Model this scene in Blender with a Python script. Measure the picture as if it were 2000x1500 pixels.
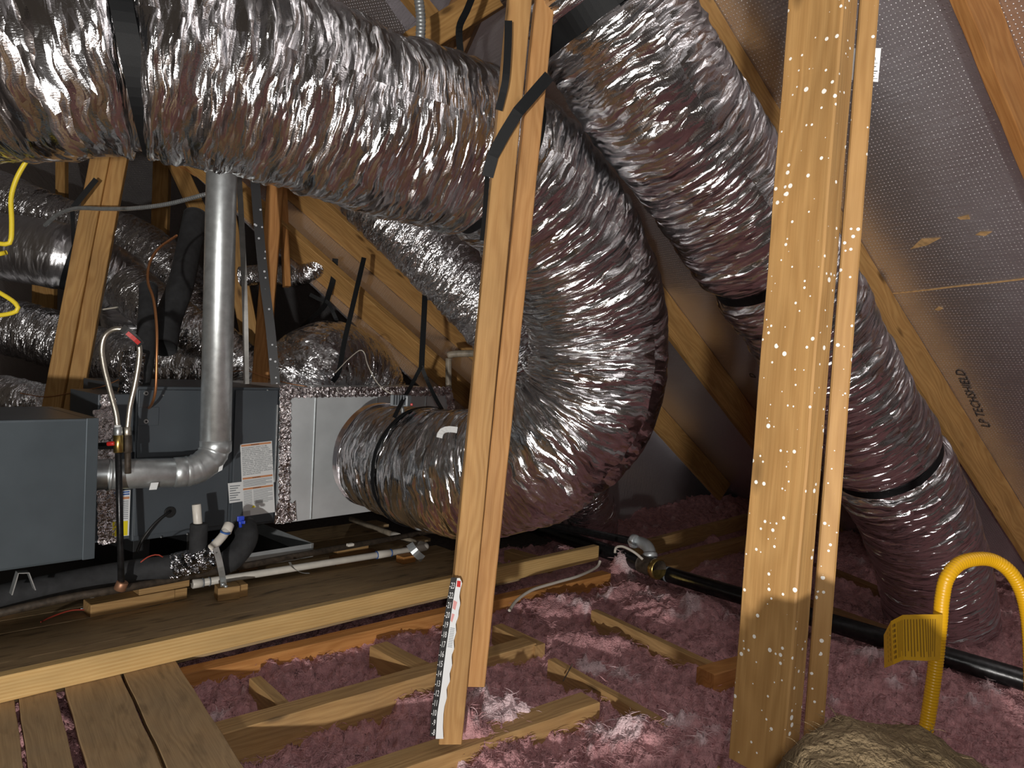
import bpy, bmesh, math, random
import numpy as np
from mathutils import Vector, Matrix

random.seed(7)
RNG = np.random.default_rng(7)
C = bpy.context.scene.collection
for o in list(bpy.data.objects):
    bpy.data.objects.remove(o)

# ------------------------------------------------------------------ camera, light, exposure
FPX = 1450.0
EYE = Vector((0, 0, 1.02))
PITCH, ROLL = math.radians(1.8), math.radians(2.8)
cam_d = bpy.data.cameras.new('camera')
cam_d.sensor_fit = 'HORIZONTAL'
cam_d.sensor_width = 36.0
cam_d.lens = 36.0 * FPX / 2000.0
cam_d.clip_start = 0.02
cam = bpy.data.objects.new('camera', cam_d)
C.objects.link(cam)
CR = Matrix.Rotation(math.pi / 2 - PITCH, 3, 'X') @ Matrix.Rotation(ROLL, 3, 'Z')
cam.matrix_world = Matrix.Translation(EYE) @ CR.to_4x4()
bpy.context.scene.camera = cam

world = bpy.data.worlds.new('attic_air')
bpy.context.scene.world = world
world.use_nodes = True
world.node_tree.nodes['Background'].inputs[0].default_value = (0.62, 0.50, 0.40, 1)
world.node_tree.nodes['Background'].inputs[1].default_value = 0.05


def lamp(name, loc, power, radius, col):
    d = bpy.data.lights.new(name, 'POINT')
    d.energy = power
    d.shadow_soft_size = radius
    d.color = col
    o = bpy.data.objects.new(name, d)
    o.location = loc
    C.objects.link(o)
    return o


lamp('work_lamp', (-0.32, -1.80, 0.50), 315, 0.04, (1.0, 0.96, 0.91))      # low lamp on the boards behind the photographer
lamp('camera_fill', (0.03, -0.02, 1.05), 17, 0.02, (1.0, 0.98, 0.95))  # weak fill light added at the camera to lift the shadows
vs = bpy.context.scene.view_settings
vs.view_transform = 'Standard'
vs.look = 'None'
vs.gamma = 1.0
vs.use_curve_mapping = False
vs.exposure = 0.28


# ------------------------------------------------------------------ surveying helpers
def ray(x, y):
    return CR @ Vector(((x - 1000) / FPX, -(y - 750) / FPX, -1.0))


def P(x, y, d):
    return EYE + ray(x, y) * d


def Z(x, y, z):
    r = ray(x, y)
    return EYE + r * ((z - EYE.z) / r.z)


def PL(x, y, q, n):
    r = ray(x, y)
    return EYE + r * ((Vector(q) - EYE).dot(n) / r.dot(n))


def az(deg, s=1.0):
    a = math.radians(deg)
    return Vector((math.sin(a) * s, math.cos(a) * s, 0))


def PP(lst):
    return [P(*p) for p in lst]


UP = Vector((0, 0, 1))


# ------------------------------------------------------------------ tagging helpers
def tag(o, label=None, cat=None, group=None, kind=None):
    if label: o['label'] = label
    if cat: o['category'] = cat
    if group: o['group'] = group
    if kind: o['kind'] = kind
    return o


def thing(name, label, cat, loc, group=None):
    o = bpy.data.objects.new(name, None)
    o.empty_display_size = 0.05
    C.objects.link(o)
    o.location = loc
    return tag(o, label, cat, group)


def adopt(o, parent):
    if parent is not None:
        o.parent = parent
        m = Matrix.Translation(parent.location) if parent.type == 'EMPTY' else PW[parent.name]
        o.matrix_parent_inverse = m.inverted()
    return o


PW = {}     # world matrices of mesh parents


def link(name, me, mat, parent=None, mw=None, smooth=False):
    o = bpy.data.objects.new(name, me)
    if mat: me.materials.append(mat)
    C.objects.link(o)
    if mw is not None: o.matrix_world = mw
    PW[o.name] = mw.copy() if mw is not None else Matrix.Identity(4)
    if parent is not None:
        adopt(o, parent)
    if smooth:
        me.polygons.foreach_set('use_smooth', np.ones(len(me.polygons), dtype=bool))
    return o


def np_mesh(name, verts, quads, uv=None):
    me = bpy.data.meshes.new(name)
    verts = np.asarray(verts, dtype=np.float32)
    quads = np.asarray(quads, dtype=np.int32)
    n = quads.shape[1]
    me.vertices.add(len(verts)); me.vertices.foreach_set('co', verts.ravel())
    me.loops.add(quads.size); me.loops.foreach_set('vertex_index', quads.ravel())
    me.polygons.add(len(quads))
    me.polygons.foreach_set('loop_start', np.arange(0, quads.size, n, dtype=np.int32))
    me.polygons.foreach_set('loop_total', np.full(len(quads), n, dtype=np.int32))
    if uv is not None:
        l = me.uv_layers.new(name='uv')
        l.data.foreach_set('uv', np.asarray(uv, dtype=np.float32).ravel())
    me.update(calc_edges=True)
    return me


# ------------------------------------------------------------------ numpy noise
TAB = RNG.random((256, 256))


def vnoise(x, y, per=None, seed=0):
    xi = np.floor(x).astype(int); yi = np.floor(y).astype(int)
    fx = x - xi; fy = y - yi
    fx = fx * fx * (3 - 2 * fx); fy = fy * fy * (3 - 2 * fy)
    y0, y1 = yi, yi + 1
    if per: y0, y1 = y0 % per, y1 % per
    a = (xi + seed * 37) % 256; b = (xi + 1 + seed * 37) % 256
    c = (y0 + seed * 91) % 256; d = (y1 + seed * 91) % 256
    return (TAB[a, c] * (1 - fx) + TAB[b, c] * fx) * (1 - fy) + (TAB[a, d] * (1 - fx) + TAB[b, d] * fx) * fy


def fbm(x, y, oct=4, seed=0, ridge=False):
    s = 0; a = 1.0; t = 0
    for i in range(oct):
        n = vnoise(x * 2 ** i, y * 2 ** i, None, seed + i)
        if ridge: n = 1 - np.abs(2 * n - 1)
        s = s + n * a; t += a; a *= 0.5
    return s / t


# ------------------------------------------------------------------ materials
def nt(name):
    m = bpy.data.materials.new(name)
    m.use_nodes = True
    t = m.node_tree
    return m, t, t.nodes['Principled BSDF']


def N(t, kind, **kw):
    n = t.nodes.new(kind)
    for k, v in kw.items():
        if k.startswith('i_'):
            n.inputs[k[2:].replace('_', ' ')].default_value = v
        else:
            setattr(n, k, v)
    return n


def plain(name, col, rough=0.6, metal=0.0, noise=0.0, scale=40, bump=0.0, spec=None, coat=0.0):
    m, t, b = nt(name)
    b.inputs['Base Color'].default_value = (*col, 1)
    b.inputs['Roughness'].default_value = rough
    b.inputs['Metallic'].default_value = metal
    if coat: b.inputs['Coat Weight'].default_value = coat
    if spec is not None: b.inputs['Specular IOR Level'].default_value = spec
    tc = N(t, 'ShaderNodeTexCoord')
    nz = N(t, 'ShaderNodeTexNoise'); nz.inputs['Scale'].default_value = scale; nz.inputs['Detail'].default_value = 6
    t.links.new(tc.outputs['Object'], nz.inputs['Vector'])
    if noise:
        r = N(t, 'ShaderNodeValToRGB')
        r.color_ramp.elements[0].position = 0.3; r.color_ramp.elements[1].position = 0.7
        r.color_ramp.elements[0].color = (*[c * (1 - noise) for c in col], 1)
        r.color_ramp.elements[1].color = (*[min(1, c * (1 + noise)) for c in col], 1)
        t.links.new(nz.outputs[0], r.inputs[0]); t.links.new(r.outputs[0], b.inputs['Base Color'])
    if bump:
        bp = N(t, 'ShaderNodeBump'); bp.inputs['Distance'].default_value = bump; bp.inputs['Strength'].default_value = 1
        t.links.new(nz.outputs[0], bp.inputs['Height']); t.links.new(bp.outputs[0], b.inputs['Normal'])
    return m


def wood_mat(name, light, dark, dust=0.0, specks=False, knots=True, stain=0.0, grain=1.0, wav=1.0):
    m, t, b = nt(name)
    L = t.links.new
    tc = N(t, 'ShaderNodeTexCoord'); oi = N(t, 'ShaderNodeObjectInfo')
    add = N(t, 'ShaderNodeVectorMath', operation='ADD')
    sc = N(t, 'ShaderNodeVectorMath', operation='SCALE'); sc.inputs['Scale'].default_value = 37.0
    cmb = N(t, 'ShaderNodeCombineXYZ')
    for k in range(3): L(oi.outputs['Random'], cmb.inputs[k])
    L(cmb.outputs[0], sc.inputs[0]); L(tc.outputs['Object'], add.inputs[0]); L(sc.outputs[0], add.inputs[1])
    # slow wander of the grain
    mp0 = N(t, 'ShaderNodeMapping'); mp0.inputs['Scale'].default_value = (1.2, 6, 6)
    n0 = N(t, 'ShaderNodeTexNoise'); n0.inputs['Scale'].default_value = 2.0; n0.inputs['Detail'].default_value = 2
    L(add.outputs[0], mp0.inputs[0]); L(mp0.outputs[0], n0.inputs[0])
    mp = N(t, 'ShaderNodeMapping'); mp.inputs['Scale'].default_value = (0.22, 11 * grain, 11 * grain)
    L(add.outputs[0], mp.inputs[0])
    ad2 = N(t, 'ShaderNodeVectorMath', operation='MULTIPLY_ADD')
    ad2.inputs[1].default_value = (0.4 * wav, 1.3 * wav, 1.3 * wav)
    L(n0.outputs['Color'], ad2.inputs[0]); L(mp.outputs[0], ad2.inputs[2])
    w = N(t, 'ShaderNodeTexWave', wave_type='BANDS', bands_direction='DIAGONAL')
    w.inputs['Scale'].default_value = 2.4; w.inputs['Distortion'].default_value = 1.6 * wav
    w.inputs['Detail'].default_value = 3; w.inputs['Detail Scale'].default_value = 1.2
    L(ad2.outputs[0], w.inputs[0])
    mpf = N(t, 'ShaderNodeMapping'); mpf.inputs['Scale'].default_value = (6, 260, 260)
    nf = N(t, 'ShaderNodeTexNoise'); nf.inputs['Scale'].default_value = 1.0; nf.inputs['Detail'].default_value = 4
    L(add.outputs[0], mpf.inputs[0]); L(mpf.outputs[0], nf.inputs[0])
    mixg = N(t, 'ShaderNodeMath', operation='MULTIPLY_ADD'); mixg.inputs[1].default_value = 0.62
    L(nf.outputs[0], mixg.inputs[0])
    wv = N(t, 'ShaderNodeMath', operation='MULTIPLY'); wv.inputs[1].default_value = 0.30
    L(w.outputs['Fac'], wv.inputs[0]); L(wv.outputs[0], mixg.inputs[2])
    r = N(t, 'ShaderNodeValToRGB')
    r.color_ramp.elements[0].position = 0.15; r.color_ramp.elements[0].color = (*light, 1)
    r.color_ramp.elements[1].position = 0.95; r.color_ramp.elements[1].color = (*dark, 1)
    L(mixg.outputs[0], r.inputs[0])
    col = r.outputs[0]
    # large tone variation
    mpb = N(t, 'ShaderNodeMapping'); mpb.inputs['Scale'].default_value = (1.0, 5, 5)
    nb = N(t, 'ShaderNodeTexNoise'); nb.inputs['Scale'].default_value = 3.0; nb.inputs['Detail'].default_value = 5
    L(add.outputs[0], mpb.inputs[0]); L(mpb.outputs[0], nb.inputs[0])
    rb = N(t, 'ShaderNodeMapRange'); rb.inputs[1].default_value = 0.3; rb.inputs[2].default_value = 0.75
    rb.inputs[3].default_value = 1.12; rb.inputs[4].default_value = 0.78
    L(nb.outputs[0], rb.inputs[0])
    mb = N(t, 'ShaderNodeVectorMath', operation='SCALE'); L(col, mb.inputs[0]); L(rb.outputs[0], mb.inputs['Scale'])
    col = mb.outputs[0]

    def mixin(col, fac, c):
        mx = N(t, 'ShaderNodeMix', data_type='RGBA')
        L(fac, mx.inputs[0]); L(col, mx.inputs[6]); mx.inputs[7].default_value = (*c, 1)
        return mx.outputs[2]
    if knots:
        mk = N(t, 'ShaderNodeMapping'); mk.inputs['Scale'].default_value = (3.0, 9, 9)
        vk = N(t, 'ShaderNodeTexVoronoi'); vk.inputs['Scale'].default_value = 1.0
        L(add.outputs[0], mk.inputs[0]); L(mk.outputs[0], vk.inputs[0])
        rk = N(t, 'ShaderNodeMapRange'); rk.inputs[1].default_value = 0.05; rk.inputs[2].default_value = 0.13
        rk.inputs[3].default_value = 0.85; rk.inputs[4].default_value = 0.0
        L(vk.outputs['Distance'], rk.inputs[0])
        col = mixin(col, rk.outputs[0], tuple(c * 0.32 for c in dark))
    if dust:
        nd = N(t, 'ShaderNodeTexNoise'); nd.inputs['Scale'].default_value = 9; nd.inputs['Detail'].default_value = 8
        L(add.outputs[0], nd.inputs[0])
        rd = N(t, 'ShaderNodeMapRange'); rd.inputs[1].default_value = 0.25; rd.inputs[2].default_value = 0.7
        rd.inputs[3].default_value = dust * 0.4; rd.inputs[4].default_value = dust
        L(nd.outputs[0], rd.inputs[0])
        col = mixin(col, rd.outputs[0], (0.30, 0.24, 0.16))
    if stain:
        ms = N(t, 'ShaderNodeMapping'); ms.inputs['Scale'].default_value = (2.0, 9, 9)
        ns = N(t, 'ShaderNodeTexNoise'); ns.inputs['Scale'].default_value = 4; ns.inputs['Detail'].default_value = 7
        L(add.outputs[0], ms.inputs[0]); L(ms.outputs[0], ns.inputs[0])
        rs = N(t, 'ShaderNodeMapRange'); rs.inputs[1].default_value = 0.56; rs.inputs[2].default_value = 0.70
        rs.inputs[3].default_value = 0; rs.inputs[4].default_value = stain
        L(ns.outputs[0], rs.inputs[0])
        col = mixin(col, rs.outputs[0], (0.035, 0.022, 0.014))
    if specks:
        vks = N(t, 'ShaderNodeTexVoronoi'); vks.inputs['Scale'].default_value = 95
        L(add.outputs[0], vks.inputs[0])
        nsz = N(t, 'ShaderNodeTexNoise'); nsz.inputs['Scale'].default_value = 14; L(add.outputs[0], nsz.inputs[0])
        sp = N(t, 'ShaderNodeSeparateColor'); L(vks.outputs['Color'], sp.inputs[0])
        pw = N(t, 'ShaderNodeMath', operation='POWER'); pw.inputs[1].default_value = 2.3; L(sp.outputs[0], pw.inputs[0])
        ml = N(t, 'ShaderNodeMath', operation='MULTIPLY'); L(pw.outputs[0], ml.inputs[0]); L(nsz.outputs[0], ml.inputs[1])
        m3 = N(t, 'ShaderNodeMath', operation='MULTIPLY'); m3.inputs[1].default_value = 0.60; L(ml.outputs[0], m3.inputs[0])
        lt = N(t, 'ShaderNodeMath', operation='LESS_THAN'); L(vks.outputs['Distance'], lt.inputs[0]); L(m3.outputs[0], lt.inputs[1])
        col = mixin(col, lt.outputs[0], (0.9, 0.88, 0.82))
    L(col, b.inputs['Base Color'])
    b.inputs['Roughness'].default_value = 0.62
    b.inputs['Specular IOR Level'].default_value = 0.3
    bp = N(t, 'ShaderNodeBump'); bp.inputs['Distance'].default_value = 0.0012; bp.inputs['Strength'].default_value = 0.8
    L(mixg.outputs[0], bp.inputs['Height']); L(bp.outputs[0], b.inputs['Normal'])
    return m


def foil_mat(name, rough=0.16, stretch=(40, 4.2), fine=1.0, tint=(0.80, 0.80, 0.82), strength=1.0, dist=0.006, facet=0.56):
    """crinkled metallised film: UV is metres along the duct, metres around it"""
    m, t, b = nt(name)
    L = t.links.new
    b.inputs['Base Color'].default_value = (*tint, 1)
    b.inputs['Metallic'].default_value = 1.0
    uv = N(t, 'ShaderNodeUVMap'); uv.uv_map = 'uv'
    wn = N(t, 'ShaderNodeTexNoise'); wn.inputs['Scale'].default_value = 7; wn.inputs['Detail'].default_value = 2
    L(uv.outputs[0], wn.inputs[0])
    wa = N(t, 'ShaderNodeVectorMath', operation='MULTIPLY_ADD'); wa.inputs[1].default_value = (0.05, 0.05, 0)
    L(wn.outputs['Color'], wa.inputs[0]); L(uv.outputs[0], wa.inputs[2])
    mp = N(t, 'ShaderNodeMapping'); mp.inputs['Scale'].default_value = (stretch[0], stretch[1], 1)
    L(wa.outputs[0], mp.inputs[0])
    n1 = N(t, 'ShaderNodeTexNoise', noise_type='RIDGED_MULTIFRACTAL')
    n1.inputs['Scale'].default_value = 1.0; n1.inputs['Detail'].default_value = 3
    L(mp.outputs[0], n1.inputs[0])
    mp2 = N(t, 'ShaderNodeMapping'); mp2.inputs['Scale'].default_value = (stretch[0] * 2.6, stretch[1] * 5, 1)
    mp2.inputs['Rotation'].default_value = (0, 0, 0.25)
    L(wa.outputs[0], mp2.inputs[0])
    v = N(t, 'ShaderNodeTexVoronoi', feature='F1'); v.inputs['Scale'].default_value = 1.0
    L(mp2.outputs[0], v.inputs[0])
    n3 = N(t, 'ShaderNodeTexNoise'); n3.inputs['Scale'].default_value = 260; n3.inputs['Detail'].default_value = 3
    L(wa.outputs[0], n3.inputs[0])
    b1 = N(t, 'ShaderNodeBump'); b1.inputs['Distance'].default_value = dist; b1.inputs['Strength'].default_value = strength
    L(n1.outputs[0], b1.inputs['Height'])
    b2 = N(t, 'ShaderNodeBump'); b2.inputs['Distance'].default_value = 0.0022 * fine; b2.inputs['Strength'].default_value = strength
    L(v.outputs['Distance'], b2.inputs['Height']); L(b1.outputs[0], b2.inputs['Normal'])
    b3 = N(t, 'ShaderNodeBump'); b3.inputs['Distance'].default_value = 0.0007 * fine; b3.inputs['Strength'].default_value = strength
    L(n3.outputs[0], b3.inputs['Height']); L(b2.outputs[0], b3.inputs['Normal'])
    # flat creased facets: each cell of the crumple keeps one tilt
    prev = b3.outputs[0]
    for (sc, amt, rot) in (((stretch[0] * 1.5, stretch[1] * 1.1), facet, 0.10), ((stretch[0] * 3.2, stretch[1] * 5.5), facet * 0.6, -0.2)):
        mpv = N(t, 'ShaderNodeMapping'); mpv.inputs['Scale'].default_value = (*sc, 1); mpv.inputs['Rotation'].default_value = (0, 0, rot)
        L(wa.outputs[0], mpv.inputs[0])
        vv = N(t, 'ShaderNodeTexVoronoi', feature='F1'); vv.inputs['Scale'].default_value = 1.0
        L(mpv.outputs[0], vv.inputs[0])
        sb = N(t, 'ShaderNodeVectorMath', operation='SUBTRACT'); sb.inputs[1].default_value = (.5, .5, .5)
        L(vv.outputs['Color'], sb.inputs[0])
        ma = N(t, 'ShaderNodeVectorMath', operation='MULTIPLY_ADD'); ma.inputs[1].default_value = (amt, amt, amt)
        L(sb.outputs[0], ma.inputs[0]); L(prev, ma.inputs[2])
        nm = N(t, 'ShaderNodeVectorMath', operation='NORMALIZE'); L(ma.outputs[0], nm.inputs[0])
        prev = nm.outputs[0]
    L(prev, b.inputs['Normal'])
    # film of dust that dulls it in blotches
    nd = N(t, 'ShaderNodeTexNoise'); nd.inputs['Scale'].default_value = 6; nd.inputs['Detail'].default_value = 6
    L(uv.outputs[0], nd.inputs[0])
    rr = N(t, 'ShaderNodeMapRange'); rr.inputs[1].default_value = 0.35; rr.inputs[2].default_value = 0.75
    rr.inputs[3].default_value = rough; rr.inputs[4].default_value = rough + 0.14
    L(nd.outputs[0], rr.inputs[0]); L(rr.outputs[0], b.inputs['Roughness'])
    return m


def barrier_mat(name):
    """foil faced roof sheathing with pricked dots"""
    m, t, b = nt(name)
    L = t.links.new
    tc = N(t, 'ShaderNodeTexCoord')
    b.inputs['Metallic'].default_value = 0.85
    v = N(t, 'ShaderNodeTexVoronoi'); v.inputs['Scale'].default_value = 70; v.inputs['Randomness'].default_value = 0.10
    L(tc.outputs['Object'], v.inputs[0])
    lt = N(t, 'ShaderNodeMapRange'); lt.inputs[1].default_value = 0.05; lt.inputs[2].default_value = 0.2
    lt.inputs[3].default_value = 1; lt.inputs[4].default_value = 0
    L(v.outputs['Distance'], lt.inputs[0])
    nn = N(t, 'ShaderNodeTexNoise'); nn.inputs['Scale'].default_value = 9; nn.inputs['Detail'].default_value = 5
    L(tc.outputs['Object'], nn.inputs[0])
    rm = N(t, 'ShaderNodeMapRange'); rm.inputs[1].default_value = 0.36; rm.inputs[2].default_value = 0.52
    L(nn.outputs[0], rm.inputs[0])
    mu = N(t, 'ShaderNodeMath', operation='MULTIPLY'); L(lt.outputs[0], mu.inputs[0]); L(rm.outputs[0], mu.inputs[1])
    mx = N(t, 'ShaderNodeMix', data_type='RGBA'); mx.inputs[6].default_value = (0.78, 0.76, 0.79, 1); mx.inputs[7].default_value = (0.9, 0.9, 0.9, 1)  # pale dots: glint of the pricked holes put into the colour
    L(mu.outputs[0], mx.inputs[0]); L(mx.outputs[2], b.inputs['Base Color'])
    me_ = N(t, 'ShaderNodeMapRange'); me_.inputs[3].default_value = 0.9; me_.inputs[4].default_value = 0.1
    L(mu.outputs[0], me_.inputs[0]); L(me_.outputs[0], b.inputs['Metallic'])
    b.inputs['Roughness'].default_value = 0.36
    mp = N(t, 'ShaderNodeMapping'); mp.inputs['Scale'].default_value = (60, 9, 9)
    L(tc.outputs['Object'], mp.inputs[0])
    ns = N(t, 'ShaderNodeTexNoise'); ns.inputs['Scale'].default_value = 1; ns.inputs['Detail'].default_value = 5
    L(mp.outputs[0], ns.inputs[0])
    b1 = N(t, 'ShaderNodeBump'); b1.inputs['Distance'].default_value = 0.003; L(ns.outputs[0], b1.inputs['Height'])
    b2 = N(t, 'ShaderNodeBump'); b2.inputs['Distance'].default_value = 0.0016; L(lt.outputs[0], b2.inputs['Height']); L(b1.outputs[0], b2.inputs['Normal'])
    L(b2.outputs[0], b.inputs['Normal'])
    return m


def fibre_mat(name, base, fresh):
    m, t, b = nt(name)
    L = t.links.new
    at = N(t, 'ShaderNodeAttribute'); at.attribute_name = 'torn'
    tc = N(t, 'ShaderNodeTexCoord')
    n = N(t, 'ShaderNodeTexNoise'); n.inputs['Scale'].default_value = 35; n.inputs['Detail'].default_value = 8
    L(tc.outputs['Object'], n.inputs[0])
    r = N(t, 'ShaderNodeValToRGB')
    r.color_ramp.elements[0].position = 0.3; r.color_ramp.elements[1].position = 0.72
    r.color_ramp.elements[0].color = (*[c * 0.72 for c in base], 1); r.color_ramp.elements[1].color = (*[c * 1.25 for c in base], 1)
    L(n.outputs[0], r.inputs[0])
    mx = N(t, 'ShaderNodeMix', data_type='RGBA')
    L(at.outputs['Fac'], mx.inputs[0]); L(r.outputs[0], mx.inputs[6]); mx.inputs[7].default_value = (*fresh, 1)
    L(mx.outputs[2], b.inputs['Base Color'])
    b.inputs['Roughness'].default_value = 0.85
    b.inputs['Specular IOR Level'].default_value = 0.2
    bp = N(t, 'ShaderNodeBump'); bp.inputs['Distance'].default_value = 0.01
    n2 = N(t, 'ShaderNodeTexNoise'); n2.inputs['Scale'].default_value = 160; n2.inputs['Detail'].default_value = 6
    L(tc.outputs['Object'], n2.inputs[0]); L(n2.outputs[0], bp.inputs['Height']); L(bp.outputs[0], b.inputs['Normal'])
    return m


M = {}
M['wood_post'] = wood_mat('pine_clean', (0.56, 0.325, 0.125), (0.37, 0.185, 0.06))
M['wood_clean2'] = wood_mat('pine_warm', (0.57, 0.31, 0.12), (0.38, 0.175, 0.055))
M['wood_speck'] = wood_mat('pine_speckled', (0.46, 0.265, 0.098), (0.32, 0.165, 0.052), specks=True)
M['wood_orange'] = wood_mat('pine_orange', (0.58, 0.28, 0.09), (0.36, 0.14, 0.035))
M['wood_rafter'] = wood_mat('pine_rafter', (0.58, 0.34, 0.12), (0.34, 0.16, 0.045))
M['wood_joist'] = wood_mat('pine_joist', (0.56, 0.34, 0.13), (0.33, 0.17, 0.055), dust=0.25)
M['wood_ledger'] = wood_mat('pine_ledger', (0.72, 0.50, 0.22), (0.52, 0.30, 0.10), knots=False, grain=2.2, wav=0.25)
M['wood_deck'] = wood_mat('pine_deck', (0.54, 0.35, 0.17), (0.36, 0.215, 0.10), dust=0.45, stain=0.35)
M['wood_deck2'] = wood_mat('pine_deck_dirty', (0.60, 0.42, 0.22), (0.42, 0.27, 0.13), dust=0.35, stain=0.6)
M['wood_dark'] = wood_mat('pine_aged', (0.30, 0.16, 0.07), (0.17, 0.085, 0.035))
M['foil'] = foil_mat('duct_foil', rough=0.11)
M['foil_smooth'] = foil_mat('duct_foil_taut', rough=0.26, fine=0.8, strength=0.7, dist=0.003, facet=0.22)
M['foil_fine'] = foil_mat('duct_foil_small', rough=0.2, stretch=(70, 16))
M['foil_tape'] = foil_mat('foil_tape', rough=0.18, stretch=(90, 90), fine=0.8, tint=(0.92, 0.86, 0.88), dist=0.003, facet=0.9)
M['barrier'] = barrier_mat('foil_faced_sheathing')
M['black_strap'] = plain('black_webbing', (0.007, 0.008, 0.009), 0.55, spec=0.25, bump=0.0004, scale=900)
M['black'] = plain('black_rubber', (0.012, 0.012, 0.012), 0.5)
M['foam'] = plain('black_foam', (0.028, 0.029, 0.031), 0.85, noise=0.3, scale=30, bump=0.002)
M['iron'] = plain('black_iron', (0.02, 0.02, 0.021), 0.28, 0.4, noise=0.4, scale=60, bump=0.0006)
M['iron_rusty'] = plain('dusty_iron', (0.06, 0.045, 0.032), 0.6, 0.2, noise=0.5, scale=50)
M['galv'] = plain('galvanised', (0.66, 0.70, 0.71), 0.36, 0.78, noise=0.14, scale=35, bump=0.0004)
M['galv_sheet'] = plain('galvanised_sheet', (0.80, 0.84, 0.86), 0.40, 0.35, noise=0.08, scale=9, bump=0.0006)
M['foil_wrap'] = foil_mat('foil_wrap_black', rough=0.14, stretch=(60, 40), fine=1.2, tint=(0.42, 0.42, 0.44), facet=1.3)
M['strap_steel'] = plain('dull_strap_steel', (0.20, 0.195, 0.185), 0.45, 0.6, noise=0.2, scale=30)
M['galv_dull'] = plain('galvanised_dull', (0.62, 0.66, 0.68), 0.42, 0.62, noise=0.10, scale=12, bump=0.0006)
M['cabinet'] = plain('grey_cabinet_paint', (0.105, 0.130, 0.148), 0.36, 0.4, noise=0.12, scale=6, bump=0.0004)
M['cabinet2'] = plain('blue_grey_cabinet_paint', (0.080, 0.094, 0.108), 0.45, 0.2, noise=0.08, scale=6)
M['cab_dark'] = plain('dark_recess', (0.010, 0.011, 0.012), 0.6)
M['pvc'] = plain('white_plastic', (0.80, 0.76, 0.68), 0.35, noise=0.08, scale=25)
M['pvc_dirty'] = plain('dirty_plastic', (0.34, 0.29, 0.22), 0.5, noise=0.4, scale=25)
M['white'] = plain('white_paper', (0.80, 0.82, 0.82), 0.5)
M['ink'] = plain('black_ink', (0.03, 0.03, 0.035), 0.6)
M['ink_grey'] = plain('grey_ink', (0.20, 0.22, 0.24), 0.6)
M['ink_brown'] = plain('brown_ink', (0.20, 0.10, 0.035), 0.6)
M['orange'] = plain('orange_print', (0.62, 0.27, 0.12), 0.5)
M['yellow'] = plain('yellow_coating', (0.66, 0.35, 0.006), 0.34)
M['yellow_tag'] = plain('yellow_tag_card', (0.62, 0.34, 0.015), 0.5)
M['tag_ink'] = plain('tag_ink', (0.20, 0.10, 0.01), 0.6)
M['romex'] = plain('yellow_cable', (0.85, 0.66, 0.04), 0.4)
M['label_yellow'] = plain('label_yellow', (0.85, 0.70, 0.02), 0.5)
M['blue'] = plain('blue_plastic', (0.02, 0.06, 0.55), 0.35)
M['blue_line'] = plain('blue_primer', (0.03, 0.12, 0.40), 0.5)
M['red'] = plain('red_plastic', (0.60, 0.025, 0.02), 0.4)
M['brass'] = plain('brass', (0.55, 0.40, 0.13), 0.28, 0.95, noise=0.25, scale=60)
M['steel'] = plain('braided_steel', (0.62, 0.58, 0.50), 0.30, 0.9, bump=0.0006, scale=500)
M['copper'] = plain('copper', (0.62, 0.28, 0.12), 0.35, 0.85)
M['copper_fit'] = plain('copper_fitting', (0.42, 0.22, 0.13), 0.45, 0.6)
M['grey_plastic'] = plain('grey_plastic', (0.28, 0.31, 0.33), 0.4)
M['olive'] = fibre_mat('dusty_batt', (0.15, 0.105, 0.055), (0.20, 0.145, 0.082))
M['pink'] = fibre_mat('pink_fibre', (0.68, 0.365, 0.375), (0.95, 0.72, 0.74))
M['drywall'] = plain('drywall_back', (0.10, 0.08, 0.07), 0.9, noise=0.4)
M['torn'] = plain('torn_sheathing', (0.60, 0.38, 0.17), 0.7, noise=0.3, scale=60)
M['cable_white'] = plain('white_cable', (0.62, 0.58, 0.50), 0.4)


# ------------------------------------------------------------------ shape helpers
def bevel_box(name, sx, sy, sz, bev=0.002, centre=(0, 0, 0)):
    bm = bmesh.new()
    bmesh.ops.create_cube(bm, size=1.0)
    for v in bm.verts:
        v.co = Vector((v.co.x * sx + centre[0], v.co.y * sy + centre[1], v.co.z * sz + centre[2]))
    if bev > 0:
        bmesh.ops.bevel(bm, geom=bm.edges[:], offset=min(bev, 0.3 * min(sx, sy, sz)), segments=2, affect='EDGES', profile=0.6)
    me = bpy.data.meshes.new(name)
    bm.to_mesh(me); bm.free()
    return me


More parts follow.
